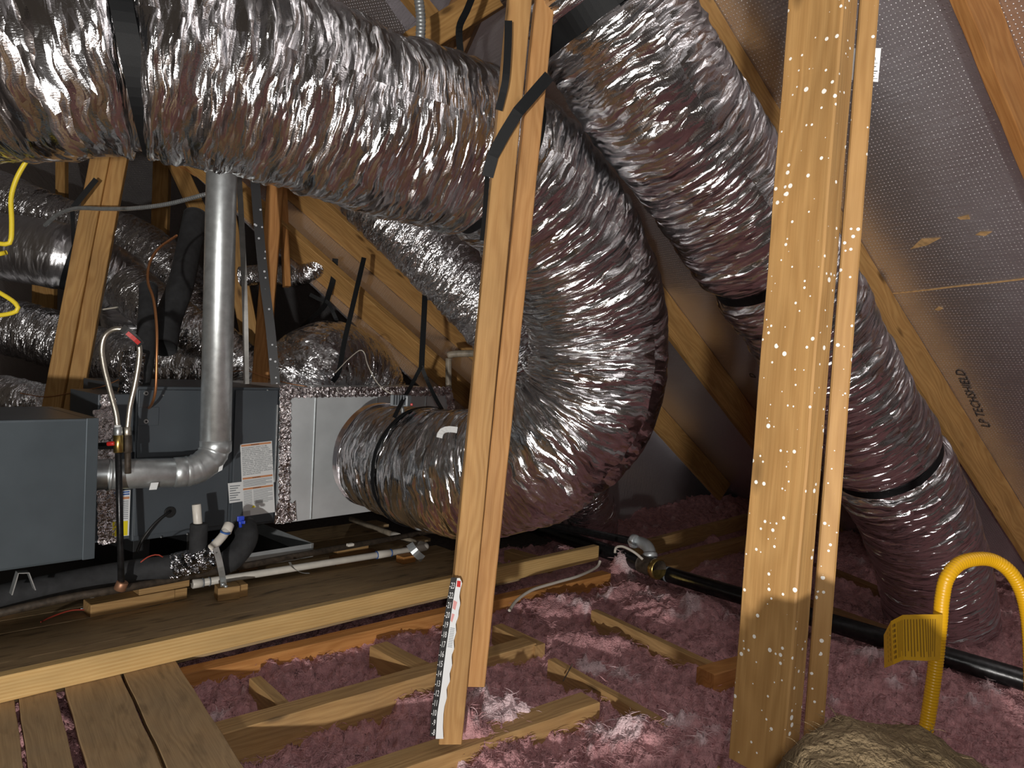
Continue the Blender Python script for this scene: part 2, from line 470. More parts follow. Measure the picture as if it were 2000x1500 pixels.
def lumber(name, a, b, w, h, up, mat, label=None, parent=None, bev=0.0025, cat='lumber', group=None, warp=0.0, kind=None):
    """board from a to b (centre line); h runs along up, w across"""
    a, b = Vector(a), Vector(b)
    x = (b - a); ln = x.length; x.normalize()
    z = (Vector(up) - x * Vector(up).dot(x)).normalized()
    y = z.cross(x)
    n = max(2, int(ln / 0.03))
    bm = bmesh.new()
    rings = []
    ch = bev
    prof = [(-w / 2 + ch, -h / 2), (w / 2 - ch, -h / 2), (w / 2, -h / 2 + ch), (w / 2, h / 2 - ch), (w / 2 - ch, h / 2), (-w / 2 + ch, h / 2), (-w / 2, h / 2 - ch), (-w / 2, -h / 2 + ch)]
    sd = random.uniform(0, 50)
    for i in range(n + 1):
        s = ln * i / n
        dx = warp * math.sin(s * 1.7 + sd) + 0.0008 * math.sin(s * 23 + sd)
        rings.append([bm.verts.new((s - ln / 2, p[0] + dx + random.uniform(-.0004, .0004), p[1])) for p in prof])
    for i in range(n):
        for k in range(8):
            bm.faces.new((rings[i][k], rings[i + 1][k], rings[i + 1][(k + 1) % 8], rings[i][(k + 1) % 8]))
    bm.faces.new(rings[0]); bm.faces.new(list(reversed(rings[-1])))
    bmesh.ops.recalc_face_normals(bm, faces=bm.faces)
    me = bpy.data.meshes.new(name); bm.to_mesh(me); bm.free()
    mw = Matrix.Translation((a + b) / 2) @ Matrix((x, y, z)).transposed().to_4x4()
    o = link(name, me, mat, parent, mw)
    if label or kind: tag(o, label, cat if not kind else None, group, kind)
    return o


def joist(name, pa, pb, z, w, h, mat, label, ext=(0, 0), cat='joist', group=None, away=1, warp=0.0):
    """front top edge seen from pa to pb on height z; body goes away from the viewer and down"""
    a, b = Z(*pa, z), Z(*pb, z)
    x = (b - a).normalized()
    a, b = a - x * ext[0], b + x * ext[1]
    side = UP.cross(x).normalized()
    if side.dot(a) < 0: side = -side
    off = side * (w / 2) * away - UP * (h / 2)
    return lumber(name, a + off, b + off, w, h, UP, mat, label, cat=cat, group=group, warp=warp)


def catmull(pts, step=0.02):
    pts = [np.array(p, dtype=float) for p in pts]
    ext = [2 * pts[0] - pts[1]] + pts + [2 * pts[-1] - pts[-2]]
    out = []
    for i in range(1, len(ext) - 2):
        p0, p1, p2, p3 = ext[i - 1:i + 3]
        n = max(2, int(np.linalg.norm(p2 - p1) / step))
        for k in range(n):
            t = k / n
            out.append(0.5 * ((2 * p1) + (-p0 + p2) * t + (2 * p0 - 5 * p1 + 4 * p2 - p3) * t * t + (-p0 + 3 * p1 - 3 * p2 + p3) * t ** 3))
    out.append(pts[-1])
    out = np.array(out)
    # resample evenly
    d = np.r_[0, np.cumsum(np.linalg.norm(np.diff(out, axis=0), axis=1))]
    n = max(3, int(d[-1] / step) + 1)
    s = np.linspace(0, d[-1], n)
    return np.stack([np.interp(s, d, out[:, k]) for k in range(3)], 1), s


def frames(path):
    T = np.gradient(path, axis=0)
    T /= np.linalg.norm(T, axis=1)[:, None]
    n = np.cross(T[0], [0, 0, 1.0])
    if np.linalg.norm(n) < 1e-3: n = np.cross(T[0], [1.0, 0, 0])
    n /= np.linalg.norm(n)
    Ns = [n]
    for i in range(1, len(path)):
        n = Ns[-1] - T[i] * np.dot(Ns[-1], T[i])
        Ns.append(n / np.linalg.norm(n))
    Ns = np.array(Ns)
    return T, Ns, np.cross(T, Ns)


def sweep(path, s, R, seg, closed_caps=True):
    """R: array (n, seg) or scalar of radii -> mesh data"""
    T, Nn, B = frames(path)
    n = len(path)
    th = np.linspace(0, 2 * np.pi, seg, endpoint=False)
    R = np.broadcast_to(np.asarray(R, dtype=float), (n, seg))
    V = path[:, None, :] + R[:, :, None] * (np.cos(th)[None, :, None] * Nn[:, None, :] + np.sin(th)[None, :, None] * B[:, None, :])
    i = np.arange(n - 1)[:, None]; k = np.arange(seg)[None, :]; k2 = (k + 1) % seg
    q = np.stack([i * seg + k, (i + 1) * seg + k, (i + 1) * seg + k2, i * seg + k2], -1).reshape(-1, 4)
    Rm = float(R.mean())
    uu = np.broadcast_to(s[:, None], (n, seg + 1)); vv = np.broadcast_to(np.linspace(0, 2 * np.pi, seg + 1)[None, :] * Rm, (n, seg + 1))
    UV = np.stack([uu, vv], -1)
    uv = np.stack([UV[:-1, :-1], UV[1:, :-1], UV[1:, 1:], UV[:-1, 1:]], 2).reshape(-1, 2)
    return V.reshape(-1, 3), q, uv


def tube(name, pts, r, mat, parent=None, seg=16, step=0.012, rings=None, label=None, cat=None, group=None, straight=False, cap=True):
    if straight:
        pp = [np.array(p, dtype=float) for p in pts]
        path = np.array(pp); s = np.r_[0, np.cumsum(np.linalg.norm(np.diff(path, axis=0), axis=1))]
    else:
        path, s = catmull(pts, step)
    R = np.full((len(path), seg), r)
    if rings:
        R = R * (1 + rings[1] * np.sin(s * 2 * np.pi / rings[0]))[:, None]
    V, q, uv = sweep(path, s, R, seg)
    n = len(path)
    if cap:                                     # close the ends
        V = np.vstack([V, path[0], path[-1]])
        c0, c1 = n * seg, n * seg + 1
        tri = [[c0, (k + 1) % seg, k, k] for k in range(seg)] + [[c1, (n - 1) * seg + k, (n - 1) * seg + (k + 1) % seg, (n - 1) * seg + (k + 1) % seg] for k in range(seg)]
        me = bpy.data.meshes.new(name)
        faces = q.tolist() + [t[:3] for t in tri]
        me.from_pydata(V.tolist(), [], faces)
        l = me.uv_layers.new(name='uv')
        arr = np.zeros((len(me.loops), 2), dtype=np.float32); arr[:len(uv)] = uv
        l.data.foreach_set('uv', arr.ravel())
    else:
        me = np_mesh(name, V, q, uv)
    o = link(name, me, mat, parent, smooth=True)
    if label: tag(o, label, cat, group)
    return o


def cyl(name, a, b, r, mat, parent=None, seg=24, label=None, cat=None, group=None, r2=None):
    a, b = Vector(a), Vector(b)
    x = (b - a).normalized()
    t = Vector((0, 0, 1)) if abs(x.z) < 0.9 else Vector((1, 0, 0))
    u = x.cross(t).normalized(); w = x.cross(u)
    r2 = r if r2 is None else r2
    ch = min(r, r2) * 0.12
    L = (b - a).length
    ch = min(ch, L * 0.2)
    prof = [(0, r - ch), (ch, r), (L - ch, r2), (L, r2 - ch)]
    V = []; F = []
    for (s, rr) in prof:
        for k in range(seg):
            an = 2 * math.pi * k / seg
            V.append(tuple(a + x * s + u * (math.cos(an) * rr) + w * (math.sin(an) * rr)))
    for i in range(3):
        for k in range(seg):
            F.append((i * seg + k, (i + 1) * seg + k, (i + 1) * seg + (k + 1) % seg, i * seg + (k + 1) % seg))
    F.append(tuple(reversed(range(seg)))); F.append(tuple(range(3 * seg, 4 * seg)))
    me = bpy.data.meshes.new(name); me.from_pydata(V, [], F)
    bm = bmesh.new(); bm.from_mesh(me); bmesh.ops.recalc_face_normals(bm, faces=bm.faces); bm.to_mesh(me); bm.free()
    for p in me.polygons:
        if len(p.vertices) == 4: p.use_smooth = True
    o = link(name, me, mat, parent)
    if label: tag(o, label, cat, group)
    return o


def ribbon(name, pts, width, mat, facing=None, thick=0.0012, parent=None, label=None, cat=None, group=None, step=0.015, smooth=True, widths=None, twist=0.0, straight=False):
    """flat strap along pts whose broad side looks towards 'facing'"""
    if straight:
        path = []
        pts = [np.array(p, float) for p in pts]
        for a, b in zip(pts[:-1], pts[1:]):
            n = max(2, int(np.linalg.norm(b - a) / step))
            path += [a + (b - a) * k / n for k in range(n)]
        path.append(pts[-1]); path = np.array(path)
    else:
        path, s = catmull(pts, step)
    T = np.gradient(path, axis=0); T /= np.linalg.norm(T, axis=1)[:, None]
    n = len(path)
    V = []
    for i in range(n):
        f = np.array(facing, float) if facing is not None else np.array(EYE) - path[i]
        f = f - T[i] * np.dot(f, T[i]); f /= np.linalg.norm(f)
        sd = np.cross(T[i], f)
        if twist:
            a = twist * i / n
            sd, f = sd * math.cos(a) + f * math.sin(a), f * math.cos(a) - sd * math.sin(a)
        w = width if widths is None else np.interp(i / (n - 1), np.linspace(0, 1, len(widths)), widths)
        for (p, q) in ((-.5, 0), (.5, 0), (.5, -1), (-.5, -1)):
            V.append(path[i] + sd * w * p + f * thick * q)
    F = []
    for i in range(n - 1):
        for k in range(4):
            F.append((i * 4 + k, i * 4 + (k + 1) % 4, (i + 1) * 4 + (k + 1) % 4, (i + 1) * 4 + k))
    F.append((0, 3, 2, 1)); F.append(tuple(4 * (n - 1) + k for k in range(4)))
    me = bpy.data.meshes.new(name); me.from_pydata([tuple(v) for v in V], [], F)
    bm = bmesh.new(); bm.from_mesh(me); bmesh.ops.recalc_face_normals(bm, faces=bm.faces); bm.to_mesh(me); bm.free()
    o = link(name, me, mat, parent)
    if label: tag(o, label, cat, group)
    return o


class Duct:
    def __init__(s, name, pts, R, mat, label, straps=(), amp=1.0, seg=None, step=0.006, cat='duct', group=None, seed=0, bulge=0.03, rmul=None, fold=22.0, ends=None, strapw=0.045, strapr=0.93):
        path, sl = catmull(pts, step)
        s.path, s.s, s.R = path, sl, R
        seg = seg or max(48, int(2 * math.pi * R / 0.0085))
        T, Nn, B = frames(path)
        s.T, s.N, s.B = T, Nn, B
        n = len(path)
        th = np.linspace(0, 2 * np.pi, seg, endpoint=False)
        S, TH = np.meshgrid(sl, th, indexing='ij')
        # curvature: which side is the inside of the bend
        k = np.gradient(T, axis=0) / step
        kn = (k * Nn).sum(1); kb = (k * B).sum(1)
        kk = max(1, int(0.12 / step)); ker = np.ones(kk) / kk
        kn = np.convolve(np.pad(kn, kk, 'edge'), ker, 'same')[kk:-kk]; kb = np.convolve(np.pad(kb, kk, 'edge'), ker, 'same')[kk:-kk]
        inner = np.clip((kn[:, None] * np.cos(th)[None] + kb[:, None] * np.sin(th)[None]) * R, -1, 1)
        per = max(3, int(2 * math.pi * R * 5))
        ty = TH / (2 * np.pi) * per
        sk = 0.012 * np.sin(TH * 3 + S * 5)
        f1 = vnoise((S + sk) * fold, ty, per, seed)
        f2 = vnoise((S + sk) * fold * 2.3, TH / (2 * np.pi) * per * 2, per * 2, seed + 3)
        f3 = vnoise((S) * fold * 5.0, TH / (2 * np.pi) * per * 5, per * 5, seed + 5)
        big = vnoise(S * 5, TH / (2 * np.pi) * 4, 4, seed + 7)
        a = amp * R * (0.050 + 0.080 * np.clip(inner, 0, 1)) * (0.35 + 1.0 * big)
        a = a * (1 - 0.55 * np.clip(-inner, 0, 1))
        r1 = 1 - np.abs(2 * f1 - 1); r2 = 1 - np.abs(2 * f2 - 1)
        Rr = R * (1 + bulge * (vnoise(S * 3.2, TH / (2 * np.pi) * 3, 3, seed + 11) - 0.5) * 2) + a * (r1 - 0.6) + a * 0.5 * (r2 - 0.6) + a * 0.18 * (f3 - .5)
        if rmul is not None:
            Rr = Rr * np.interp(sl / sl[-1], np.linspace(0, 1, len(rmul)), rmul)[:, None]
        s.strap_s = []
        for sp in straps:
            i = int(np.argmin([(Vector(p) - Vector(sp)).length for p in path])) if not isinstance(sp, float) else int(sp * (n - 1))
            s0 = sl[i]; s.strap_s.append(s0)
            g = np.exp(-((S - s0) / (strapw * 0.8)) ** 4)
            gather = np.exp(-np.abs(S - s0) / 0.10)
            Rr = Rr + gather * R * 0.03 * (np.abs(2 * vnoise(S * 2, ty * 3, per * 3, seed + 20) - 1) - 0.4)
            Rr = Rr * (1 - g) + (strapr * R) * g + R * 0.02 * np.exp(-((np.abs(S - s0) - 0.09) / 0.05) ** 2)
        if ends: Rr = Rr * np.interp(sl, [0, ends, sl[-1] - ends, sl[-1]], [1, 1, 1, 1])[:, None]
        V, q, uv = sweep(path, sl, Rr, seg)
        me = np_mesh(name, V, q, uv)
        s.Rr = Rr; s.seg = seg
        s.obj = link(name, me, mat, smooth=True)
        tag(s.obj, label, cat, group)
        s.strapr = strapr

    def ring(s, s0, width, name, mat, parent=None, gap=0.003, label=None, cat=None, tilt=0.0, a0=0, a1=2 * math.pi, rr=None):
        i = int(np.argmin(np.abs(s.s - s0)))
        c, T, Nn, B = s.path[i], s.T[i], s.N[i], s.B[i]
        r = (rr or s.strapr * s.R) + gap
        n = 72
        V = []; F = []
        for k in range(n + 1):
            a = a0 + (a1 - a0) * k / n
            rad = np.cos(a) * Nn + np.sin(a) * B
            off = T * tilt * math.sin(a)
            for (p, q) in ((-.5, 0), (.5, 0), (.5, 1), (-.5, 1)):
                V.append(tuple(c + rad * (r + 0.0025 * q + 0.001 * math.sin(a * 9)) + T * (width * p) + off))
        for k in range(n):
            for m in range(4):
                F.append((k * 4 + m, k * 4 + (m + 1) % 4, (k + 1) * 4 + (m + 1) % 4, (k + 1) * 4 + m))
        me = bpy.data.meshes.new(name); me.from_pydata(V, [], F)
        bm = bmesh.new(); bm.from_mesh(me); bmesh.ops.recalc_face_normals(bm, faces=bm.faces); bm.to_mesh(me); bm.free()
        o = link(name, me, mat, parent)
        if label: tag(o, label, cat)
        return o


def text_mesh(name, body, size, origin, xd, yd, mat, parent, spacing=1.0, extrude=0.0002, align='LEFT', xs=1.0):
    cu = bpy.data.curves.new('t', 'FONT')
    cu.body = body; cu.size = size; cu.extrude = extrude; cu.resolution_u = 2
    cu.space_line = spacing; cu.align_x = align
    tmp = bpy.data.objects.new('t', cu); C.objects.link(tmp)
    dg = bpy.context.evaluated_depsgraph_get()
    me = bpy.data.meshes.new_from_object(tmp.evaluated_get(dg))
    bpy.data.objects.remove(tmp); bpy.data.curves.remove(cu)
    xd = Vector(xd).normalized(); yd = Vector(yd).normalized()
    zd = xd.cross(yd)
    mw = Matrix((xd * xs, yd, zd)).transposed().to_4x4()
    me.transform(Matrix.Translation(origin) @ mw)
    me.materials.clear()
    return link(name, me, mat, parent)


def poly_plate(name, pts, n, thick, mat, parent=None, label=None, cat=None, kind=None):
    """flat plate through pts (world, in order), thickness going against n"""
    n = Vector(n).normalized()
    k = len(pts)
    V = [tuple(Vector(p)) for p in pts] + [tuple(Vector(p) - n * thick) for p in pts]
    F = [tuple(range(k)), tuple(reversed(range(k, 2 * k)))] + [(i, k + i, k + (i + 1) % k, (i + 1) % k) for i in range(k)]
    me = bpy.data.meshes.new(name); me.from_pydata(V, [], F)
    bm = bmesh.new(); bm.from_mesh(me); bmesh.ops.recalc_face_normals(bm, faces=bm.faces)
    if k > 4: bmesh.ops.triangulate(bm, faces=[f for f in bm.faces if len(f.verts) > 4])
    bm.to_mesh(me); bm.free()
    l = me.uv_layers.new(name='uv')
    o = link(name, me, mat, parent)
    e1 = (Vector(pts[1]) - Vector(pts[0])).normalized(); e2 = n.cross(e1)
    for lp in me.loops:
        v = me.vertices[lp.vertex_index].co
        l.data[lp.index].uv = (v.dot(e1), v.dot(e2))
    if label or kind: tag(o, label, cat, None, kind)
    return o

# ================================================================== THE SETTING
U = az(47.0)             # along the ledger and the furnace
Vd = az(-36.5)           # along the front floor boards, away from the viewer
# lower drywall seen through the joists
me = np_mesh('floor', [(-7, -2.5, -.15), (7, -2.5, -.15), (7, 12, -.15), (-7, 12, -.15)], [[0, 1, 2, 3]])
floor = tag(link('floor', me, M['drywall']), None, None, None, 'structure')

RD = (CR @ Vector((2400, -2450, -1450))).normalized()       # rafters run down along this
HD = Vector((-RD.y, RD.x, 0)).normalized()                    # level direction in the roof plane
N1 = RD.cross(HD).normalized()
if N1.z < 0: N1 = -N1
Q1 = P(1420, 955, 6.0)


def roof1(x, y): return PL(x, y, Q1, N1)


def sheet(name, origin, xd, yd, u0, u1, v0, v1, mat, kind='structure', thick=0.012, nrm=None):
    """foil-faced sheathing: local x runs along xd so the streaks follow it"""
    xd = xd.normalized(); zd = xd.cross(yd).normalized(); yd = zd.cross(xd)
    if zd.dot(Vector(origin) - EYE) < 0: thick = -thick
    V = [(u0, v0, 0), (u1, v0, 0), (u1, v1, 0), (u0, v1, 0), (u0, v0, thick), (u1, v0, thick), (u1, v1, thick), (u0, v1, thick)]
    F = [(0, 1, 2, 3), (7, 6, 5, 4), (0, 4, 5, 1), (1, 5, 6, 2), (2, 6, 7, 3), (3, 7, 4, 0)]
    me = bpy.data.meshes.new(name); me.from_pydata(V, [], F)
    mw = Matrix.Translation(origin) @ Matrix((xd, yd, zd)).transposed().to_4x4()
    return tag(link(name, me, mat, None, mw), None, None, None, kind)


# bend line between the right slope and the rear slope
L0 = roof1(1150, 700)
PB = P(750, 560, 4.3)
N2 = RD.cross(PB - L0).normalized()
if N2.dot(EYE - PB) > 0: N2 = -N2
H2 = N2.cross(RD).normalized()
if H2.dot(PB - L0) < 0: H2 = -H2


def roof2(x, y): return PL(x, y, PB, N2)


HR = -HD if HD.x < 0 else HD
W1 = N1
ceiling = sheet('ceiling', L0, RD, HR, -9, 4.0, 0, 9, M['barrier'])
LE = roof2(478, 430)
wid2 = (LE - L0).dot(H2)
ceiling2 = sheet('ceiling', L0 + N2 * 0.0, RD, H2, -5, 3.2, 0, wid2, M['barrier'])
# far slope closing the left
NB = Vector((0.25, 0.62, 0.75)).normalized()
QB = Vector((-0.5, 7.0, 0.0))


def roofb(x, y): return PL(x, y, QB, NB)


xb = Vector((-NB.y, NB.x, 0)).normalized()
wall_back = sheet('wall_back', QB, xb, NB.cross(xb), -1.7, 6, -0.2, 6, M['barrier'])


def rafter(name, p0, p1, plane, n, across, mat, label, w=0.038, h=0.14, ext=(0, 0), group=None, cat='rafter'):
    a, b = plane(*p0), plane(*p1)
    x = (b - a).normalized()
    a, b = a - x * ext[0], b + x * ext[1]
    off = -n * (h / 2 + 0.001) + across.normalized() * (w / 2)
    return lumber(name, a + off, b + off, w, h, n, mat, label, cat=cat, group=group)


# right slope rafters (upper contact line with the sheathing as seen)
rafter('rafter', (1395, 0), (1700, 500), roof1, N1, HD, M['wood_rafter'], 'long rafter running down behind the upper right duct and the speckled post', ext=(1.4, 3.4), h=0.15)
rafter('rafter', (1910, -20), (2010, 235), roof1, N1, -HD, M['wood_orange'], 'bright orange rafter in the top right corner of the roof', ext=(1.2, 2.2), h=0.13)
rafter('rafter', (1338, 615), (1500, 835), roof1, N1, HD, M['wood_rafter'], 'rafter descending from the big duct bend to the speckled post', ext=(1.5, 2.0), h=0.165)
rafter('rafter', (1290, 790), (1428, 945), roof1, N1, HD, M['wood_rafter'], 'lowest short rafter ending at the eave above the pink insulation', ext=(1.2, 0.0), h=0.165)
# rear slope rafters
H2s = H2 if H2.x < 0 else -H2
rafter('rafter', (700, 432), (935, 640), roof2, N2, -H2s, M['wood_rafter'], 'rear rafter nearest the long duct, upper of the three behind the furnace', ext=(1.2, 1.2), h=0.15)
rafter('rafter', (575, 402), (905, 690), roof2, N2, -H2s, M['wood_rafter'], 'rear rafter with a round knot, middle of the three behind the furnace', ext=(1.0, 1.0), h=0.16)
rafter('rafter', (470, 420), (850, 748), roof2, N2, -H2s, M['wood_rafter'], 'lowest rear rafter behind the small curved duct and hanging straps', ext=(0.4, 0.8), h=0.15)

# seam and torn spots in the sheathing
se0, se1 = roof1(1745, 573), roof1(2040, 540)
sm = lumber('seam', se0 - N1 * 0.0015, se1 - N1 * 0.0015, 0.006, 0.003, N1, M['torn'], None)
adopt(sm, ceiling)
for (pts) in ([(1778, 486), (1800, 466), (1838, 464), (1812, 478)], [(1905, 458), (1915, 452), (1938, 452), (1925, 460)], [(1870, 424), (1892, 419), (1895, 427), (1876, 428)], [(1826, 604), (1834, 598), (1842, 602), (1834, 606)]):
    q = poly_plate('torn_spot', [roof1(*p) - N1 * 0.003 for p in pts], -N1, 0.002, M['torn'])
    adopt(q, ceiling)
tx0 = roof1(1935, 835); tx1 = roof1(1882, 722)
tdir = (tx1 - tx0).normalized(); tup = tdir.cross(N1).normalized() * -1
if (roof1(1900, 760) - roof1(1850, 765)).dot(tup) > 0: tup = -tup
adopt(text_mesh('printed_words', 'LP TECHSHIELD', 0.057, tx0 - N1 * 0.003, tdir, -tup if False else tup, M['ink'], None), ceiling)
adopt(text_mesh('printed_words', 'D', 0.057, roof1(1478, 738) - N1 * 0.003, tdir, tup, M['ink'], None), ceiling)

# ================================================================== FLOOR FRAMING
joist('ledger_board', (0, 1322), (1170, 1066), 0.095, 0.038, 0.074, M['wood_ledger'], 'long clean yellow board on edge running along the front of the rear deck', ext=(0.6, 0), cat='board')
joist('joist', (385, 1312), (1180, 1123), 0.0, 0.062, 0.13, M['wood_orange'], 'orange-edged joist lying just below the long ledger board', ext=(0.1, 0.05))
joist('joist', (440, 1432), (1048, 1257), 0.0, 0.075, 0.12, M['wood_joist'], 'joist ending in a splintered tip to the right of the ruler post', ext=(0.25, 0))
joist('joist', (760, 1512), (1172, 1372), 0.0, 0.085, 0.12, M['wood_joist'], 'stamped joist with a broken pointed end in front of the ruler post', ext=(0.5, 0))
joist('joist', (1245, 1062), (1470, 1004), 0.075, 0.038, 0.09, M['wood_joist'], 'upper board behind the tee fitting with a pipe shadow on it', ext=(0, 0.8), cat='board')
joist('joist', (1262, 1105), (1470, 1052), 0.0, 0.08, 0.10, M['wood_joist'], 'lower joist below the pipe-shadowed board and beside the tee fitting', ext=(0, 0.4))
# pieces running the other way
def cross(pa, pb, z, w, h, mat, label, ext=(0, 0), cat='blocking'):
    z = z - 0.004
    return joist('blocking' if cat == 'blocking' else 'joist', pa, pb, z, w, h, mat, label, ext=ext, cat=cat)


cross((487, 1325), (560, 1395), 0.0, 0.038, 0.12, M['wood_joist'], 'short blocking between two joists nearest the front deck boards')
cross((722, 1262), (822, 1315), 0.0, 0.075, 0.12, M['wood_joist'], 'short wide blocking between the joists left of the ruler post')
cross((962, 1222), (1045, 1262), 0.0, 0.05, 0.10, M['wood_joist'], 'short blocking just right of the ruler post, half buried in pink fibre')
cross((1155, 1192), (1415, 1312), 0.0, 0.035, 0.10, M['wood_joist'], 'joist edge poking from the insulation between the two tall posts', cat='joist')
cross((1070, 1288), (1445, 1500), 0.0, 0.035, 0.10, M['wood_joist'], 'thin joist edge with a nail running toward the speckled post base', cat='joist')
joist('joist', (1395, 1318), (1470, 1296), 0.01, 0.075, 0.10, M['wood_orange'], 'stub of orange joist against the left side of the speckled post', ext=(0, 0.2))
joist('joist', (1350, 1470), (1470, 1535), 0.0, 0.08, 0.10, M['wood_joist'], 'joist corner at the foot of the speckled post', ext=(0, 0.1))
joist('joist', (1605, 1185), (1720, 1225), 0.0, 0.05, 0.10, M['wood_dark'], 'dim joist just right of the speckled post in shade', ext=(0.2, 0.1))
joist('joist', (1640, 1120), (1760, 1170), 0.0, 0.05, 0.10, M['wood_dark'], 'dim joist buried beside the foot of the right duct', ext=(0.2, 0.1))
joist('joist', (985, 1075), (1065, 1098), 0.0, 0.07, 0.08, M['wood_joist'], 'small block of framing behind the ledger right of the ruler post', cat='joist')
nail_a = P(1105, 1315, 2.2)
tag(cyl('nail', Z(1100, 1330, -0.01), Z(1118, 1297, 0.06), 0.0022, M['iron_rusty'], None, 10), 'bent dark nail sticking up from the thin joist edge', 'nail')

# front deck boards: from the ledger towards the viewer
edges = [(-95, 1401, -190, 1500), (30, 1371, 40, 1500), (36, 1369, 47, 1500), (110, 1352, 155, 1500), (128, 1347, 164, 1500), (238, 1321, 322, 1500), (243, 1320, 328, 1500), (346, 1294, 480, 1500)]
bl = ['front deck board cut off by the left edge of the picture', None, 'narrow front deck board second from the left edge', None, 'wide front deck board between a dark gap and the seam', None, 'front deck board on the right, beside the open joist bay']
pairs = [(0, 1), (2, 3), (4, 5), (6, 7)]
labs = ['front deck board farthest left, cut by the picture edge', 'front deck board second from the left, left of the wide dark gap', 'front deck board just right of the wide dark gap', 'rightmost front deck board, beside the open joist bay of pink fibre']
for (i, j), lb in zip(pairs, labs):
    A, B_ = Z(edges[i][0], edges[i][1], .02), Z(edges[j][0], edges[j][1], .02)
    C_, D_ = Z(edges[i][2], edges[i][3], .02), Z(edges[j][2], edges[j][3], .02)
    w = (B_ - A).length * abs(math.sin(A.angle(A) if False else (B_ - A).angle(Vd)))
    m0 = (A + B_) / 2; m1 = m0 + az(143.6)
    m0z = m0 - UP * 0.0095; dr = (m1 - m0).normalized()
    lumber('deck_board', m0z - dr * 0.045, m0z + dr * 1.9, w - .002, 0.019, UP, M['wood_deck'], lb, cat='board', group='front deck boards', bev=0.0015)

# rear deck: boards lying along the furnace, from the ledger backwards
la, lb_ = Z(0, 1322, 0.095), Z(1170, 1066, 0.095)
ldir = (lb_ - la).normalized(); lback = UP.cross(ldir).normalized()
if lback.dot(la) < 0: lback = -lback
base = Vector((la.x, la.y, 0)) + lback * 0.045
names = ['first', 'second', 'third', 'fourth', 'fifth', 'sixth', 'seventh', 'eighth', 'ninth', 'tenth']
for k in range(10):
    w = 0.132
    c = base + lback * (w * (k + .5) + .003 * k) + UP * (0.004 + random.uniform(-.001, .002))
    e1 = 2.05 + 0.1 * math.sin(k * 2.3)
    if k == 0: lb2 = 'weathered rear deck board directly behind the long ledger board'
    else: lb2 = 'weathered rear deck board, %s one counting back from the ledger board' % names[k]
    lumber('deck_board', c - ldir * 0.9, c + ldir * e1, w, 0.019, UP, M['wood_deck2'], lb2, cat='board', group='rear deck boards', bev=0.0015)

# ================================================================== POSTS
def post_board(name, p_top, p_bot, dtop, dbot, w, h, face, mat, ext=0.0, parent=None):
    a, b = P(*p_bot, dbot), P(*p_top, dtop)
    x = (b - a).normalized(); b = b + x * ext
    return lumber(name, a, b, h, w, az(face), mat, None, parent)


# ruler post
pt = thing('roof_post', 'clean doubled timber post with a black and white ruler tape at its foot', 'post', P(880, 1420, 1.95))
post_board('board', (1014, 0), (878, 1447), 1.93, 1.93, 0.060, 0.038, 78, M['wood_post'], ext=1.0, parent=pt)
post_board('board', (1063, 0), (927, 1336), 1.965, 1.965, 0.050, 0.038, 78, M['wood_clean2'], ext=1.0, parent=pt)
# ruler tape hanging down the left board
FN = -az(-12) * 1.0                     # towards the viewer, out of the broad face
FQ = P(890, 1300, 1.93 - 0.032)


def fpost(x, y, off=0.0):
    return PL(x, y, FQ + FN * off, FN)


tape = thing('ruler_tape', 'torn black and white ruler tape numbered 8 to 23 stuck up the post foot', 'ruler', fpost(860, 1430))
Lx = [(882, 1125), (877, 1150), (872, 1180), (866, 1215), (860, 1255), (854, 1300), (848, 1350), (842, 1395), (840, 1438)]
Mx = [(893, 1128), (889, 1150), (884, 1180), (879, 1215), (873, 1255), (867, 1300), (861, 1350), (854, 1395), (851, 1443)]
Rx_ = [(898, 1129), (903, 1138), (899, 1152), (897, 1165), (899, 1180), (896, 1192), (895, 1205), (890, 1218), (891, 1235), (886, 1252), (887, 1268), (882, 1280), (883, 1300), (878, 1316), (879, 1330), (872, 1345), (873, 1362), (868, 1380), (866, 1395), (865, 1420), (866, 1446)]


def strip_mesh(name, left, right, off, mat, parent):
    n = 60
    l = np.array(left, float); r = np.array(right, float)
    ys = np.linspace(max(l[0, 1], r[0, 1]), min(l[-1, 1], r[-1, 1]), n)
    lx = np.interp(ys, l[:, 1], l[:, 0]); rx = np.interp(ys, r[:, 1], r[:, 0])
    V = []
    for k in range(n):
        V.append(tuple(fpost(lx[k], ys[k], off))); V.append(tuple(fpost(rx[k], ys[k], off)))
    V += [tuple(Vector(v) - FN * 0.0008) for v in V]
    F = [(2 * k, 2 * k + 2, 2 * k + 3, 2 * k + 1) for k in range(n - 1)]
    m = 2 * n
    F += [tuple(m + i for i in reversed(f)) for f in F]
    F += [(2 * k, m + 2 * k, m + 2 * k + 2, 2 * k + 2) for k in range(n - 1)] + [(2 * k + 1, 2 * k + 3, m + 2 * k + 3, m + 2 * k + 1) for k in range(n - 1)]
    me = bpy.data.meshes.new(name); me.from_pydata(V, [], F)
    bm = bmesh.new(); bm.from_mesh(me); bmesh.ops.recalc_face_normals(bm, faces=bm.faces); bm.to_mesh(me); bm.free()
    return link(name, me, mat, parent)


